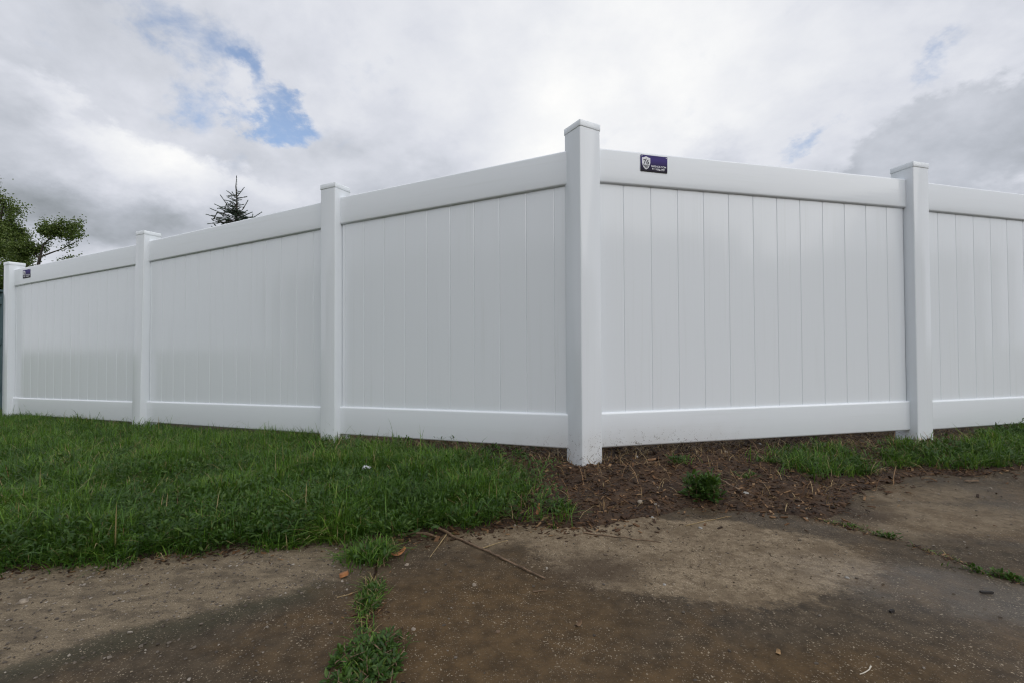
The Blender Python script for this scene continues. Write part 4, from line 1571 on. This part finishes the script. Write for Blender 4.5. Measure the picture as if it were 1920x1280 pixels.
# spruce: leader, ascending whorls, needled shoots
def spruce():
    rnd_ = random.Random(21)
    top = AT(443.5, 330, 8.6)
    base = Vector((top.x, top.y, -0.05))
    Ht = top.z - base.z
    root = tag(empty('spruce_tree', base), 'young spruce with a bare leader tip showing above the white fence', 'tree')
    segs = [([Vector((0, 0, 0)), Vector((0.02, 0, Ht * 0.35)), Vector((0.0, 0, Ht * 0.7)), Vector((0.01, 0, Ht - 0.45)), Vector((-0.012, 0, Ht - 0.2)), Vector((0, 0, Ht))], [0.055, 0.042, 0.026, 0.013, 0.009, 0.006])]
    shoots = [((Vector((0.01, 0, Ht - 0.42))), Vector((0, 0, Ht)), 0.45)]

    def at(px, py, dy):
        q = AT(px, py, top.y + dy)
        return q - base

    arms = [((443, 371), (425, 358), -0.05), ((442, 371), (435, 360), 0.06), ((444, 370), (458, 352), 0.03), ((444, 373), (463, 369), -0.04), ((443, 378), (434, 371), -0.08),
            ((430, 390), (413, 366), -0.10), ((443, 400), (430, 390), -0.05), ((443, 402), (402, 383), 0.06), ((443, 412), (394, 391), -0.12), ((440, 418), (386, 402), 0.10), ((430, 416), (389, 420), -0.2),
            ((445, 402), (456, 392), 0.04), ((456, 392), (465, 376), 0.06), ((445, 410), (473, 398), -0.05), ((450, 424), (491, 398), 0.12), ((447, 405), (464, 395), -0.12), ((436, 402), (437, 375), -0.18),
            ((452, 410), (472, 407), 0.15), ((418, 404), (411, 400), 0.05), ((420, 402), (426, 380), 0.08), ((400, 412), (408, 398), -0.15), ((473, 412), (474, 402), 0.1)]
    for (a, b, dy) in arms:
        pa_, pb_ = at(*a, dy * 0.3), at(*b, dy)
        segs.append(([pa_, pb_], [0.007, 0.003]))
        shoots.append((pa_, pb_, 1.6))
        L = (pb_ - pa_).length
        for j in range(int(L / 0.07)):
            t = rnd_.uniform(0.1, 0.65)
            q0 = pa_.lerp(pb_, t)
            q1 = q0 + Vector((rnd_.choice((-1, 1)) * rnd_.uniform(0.4, 1), rnd_.gauss(0, 0.8), rnd_.uniform(-0.15, 0.35))).normalized() * rnd_.uniform(0.05, 0.12)
            segs.append(([q0, q1], [0.003, 0.002]))
            shoots.append((q0, q1, 1.6))
    for j in range(150):
        f = rnd_.random() ** 0.6
        zz = Ht - 0.44 - 0.50 * f
        a = rnd_.random() * 6.283
        q0 = Vector((rnd_.gauss(0, 0.02 + 0.16 * f * f), rnd_.gauss(0, 0.02 + 0.16 * f * f), zz))
        q1 = q0 + Vector((math.cos(a), math.sin(a), rnd_.uniform(-0.2, 0.25))) * rnd_.uniform(0.07, 0.13)
        segs.append(([Vector((0.005, 0, zz - 0.03)), q0, q1], [0.005, 0.004, 0.002]))
        shoots.append((q0, q1, 1.6))
    z = Ht - 1.02
    k = 0
    while z > 0.35:
        depth = Ht - z
        n = 6 if depth < 1.6 else 7
        Lb = min(0.10 + 0.36 * (depth - 0.35) ** 0.85 if depth > 0.5 else 0.20, 1.25)
        a0 = rnd_.random() * 6.28
        for i in range(n):
            a = a0 + i * 6.283 / n + rnd_.gauss(0, 0.15)
            L = Lb * rnd_.uniform(0.75, 1.2)
            el = 0.75 if depth < 0.9 else (0.5 if depth < 1.5 else 0.2)
            el += rnd_.gauss(0, 0.12)
            p0 = Vector((0.005, 0, z + rnd_.gauss(0, 0.015)))
            m = p0 + Vector((math.cos(a), math.sin(a), math.tan(el) * 0.55)) * L * 0.5
            e = m + Vector((math.cos(a) * 0.42, math.sin(a) * 0.42, math.tan(el) * 0.62 + 0.08)) * L
            segs.append(([p0, m, e], [0.010, 0.007, 0.003]))
            shoots += [(p0.lerp(m, 0.25), m, 1.0), (m, e, 1.0)]
            nsub = 3 + int(L / 0.12)
            for j in range(nsub):
                t = rnd_.uniform(0.25, 0.95)
                b = p0.lerp(m, t * 2) if t < 0.5 else m.lerp(e, t * 2 - 1)
                sd_ = 1 if j % 2 else -1
                aa = a + sd_ * rnd_.uniform(0.6, 1.0)
                l2 = L * (1.05 - t) * rnd_.uniform(0.35, 0.60) + 0.03
                q = b + Vector((math.cos(aa), math.sin(aa), rnd_.uniform(-0.05, 0.45))) * l2
                segs.append(([b, q], [0.004, 0.002]))
                shoots.append((b, q, 1.0))
        # shoots between the whorls
        for i in range(4):
            a = rnd_.random() * 6.283
            zz = z - rnd_.uniform(0.04, 0.24)
            b = Vector((0, 0, zz))
            q = b + Vector((math.cos(a), math.sin(a), rnd_.uniform(-0.1, 0.35))) * rnd_.uniform(0.08, 0.17)
            segs.append(([b, q], [0.004, 0.002]))
            shoots.append((b, q, 1.0))
        z -= 0.27 if depth < 2 else 0.33
        k += 1
    obj('trunk', limb_mesh('trunk', segs, 5), M_BARK, root)
    P, Dv = [], []
    for a, b, dens in shoots:
        L = (b - a).length
        m = int(L * 900 * dens * (1.0 if a.z > Ht - 1.5 else 0.12))
        if m < 4:
            m = 4
        t = rng.random(m)[:, None]
        A, B = np.array(a), np.array(b)
        ax = (B - A) / max(L, 1e-6)
        rv = rng.normal(size=(m, 3))
        rv -= (rv @ ax)[:, None] * ax
        rv /= np.linalg.norm(rv, axis=1)[:, None] + 1e-9
        P.append(A + (B - A) * t)
        Dv.append(ax * 0.75 + rv * 0.75)
    P, Dv = np.concatenate(P), np.concatenate(Dv)
    Dv /= np.linalg.norm(Dv, axis=1)[:, None]
    n = len(P)
    ln = 0.019 * (0.7 + 0.5 * rng.random(n))[:, None]
    sv = np.cross(Dv, rng.normal(size=(n, 3)))
    sv /= np.linalg.norm(sv, axis=1)[:, None] + 1e-9
    wv_ = 0.0020
    V = np.stack([P - sv * wv_, P + sv * wv_, P + Dv * ln], 1)
    F = np.arange(n * 3).reshape(-1, 3)
    obj('needles', mesh_np('needles', V.reshape(-1, 3), [F], np.repeat(rng.random(n), 3)), M_NEEDLE, root)


spruce()


# ------------------------------------------------------------------ dark slatted fence glimpsed past the far left post
def dark_fence():
    m, t, b, _ = mat('blue_grey_paint')
    oc = pos(t)
    t.put(b.inputs['Base Color'], t.mix(t.noise(oc, 9, 4, 0.6), (0.040, 0.078, 0.090), (0.080, 0.125, 0.138)))
    b.inputs['Roughness'].default_value = 0.6
    p0 = AT(5, 760, 5.35)
    root = tag(empty('plank_fence', (p0.x - 0.02, 5.35, -0.10)), 'dark blue-grey plank fence just left of the far left white post', 'fence')
    def bx(name, x0, x1, y0, y1, z0, z1):
        bm = bmesh.new()
        bmesh.ops.create_cube(bm, size=1)
        for v in bm.verts:
            v.co = Vector(((v.co.x + .5) * (x1 - x0) + x0, (v.co.y + .5) * (y1 - y0) + y0, (v.co.z + .5) * (z1 - z0) + z0))
        bmesh.ops.bevel(bm, geom=bm.edges[:], offset=0.004, segments=1, affect='EDGES')
        return obj(name, bm_mesh(name, bm), m, root)
    n = 0
    for k in range(12):
        bx('plank', -0.162 * (k + 1) + 0.004, -0.162 * k - 0.004, 0, 0.02, 0.03, 1.38)
    for z in (0.25, 0.78, 1.24):
        bx('rail', -1.96, 0.0, -0.032, -0.002, z, z + 0.08)
    bx('cap_board', -1.97, 0.01, -0.05, 0.05, 1.384, 1.41)
    for x in (-1.95, -0.99, -0.09):
        bx('post', x, x + 0.09, 0.022, 0.11, -0.2, 1.375)


dark_fence()


# ------------------------------------------------------------------ wood behind the viewer, mirrored faintly in the vinyl
def far_wood():
    n = 26000
    x = rng.uniform(-55, 55, n)
    hmax = 5.5 + 3.2 * vn(x, x * 0, 0.16, 4) * 1.4
    z = hmax * rng.random(n) ** 0.75
    y = -24 + rng.normal(0, 1.3, n) + 2.0 * vn2(x, z, 0.3, 2) + 0.004 * x * x
    V, F, r = spread(leaf_simple, np.stack([x, y, z], -1), rng.random(n) * 6.283, rng.normal(0, 0.8, n), rng.normal(0, 0.8, n), np.full(n, 1.1))
    tag(obj('far_wood', mesh_np('far_wood', V, [F], r), M_TREE), 'distant row of trees across the yard from the fence', 'wood', kind='stuff')


far_wood()
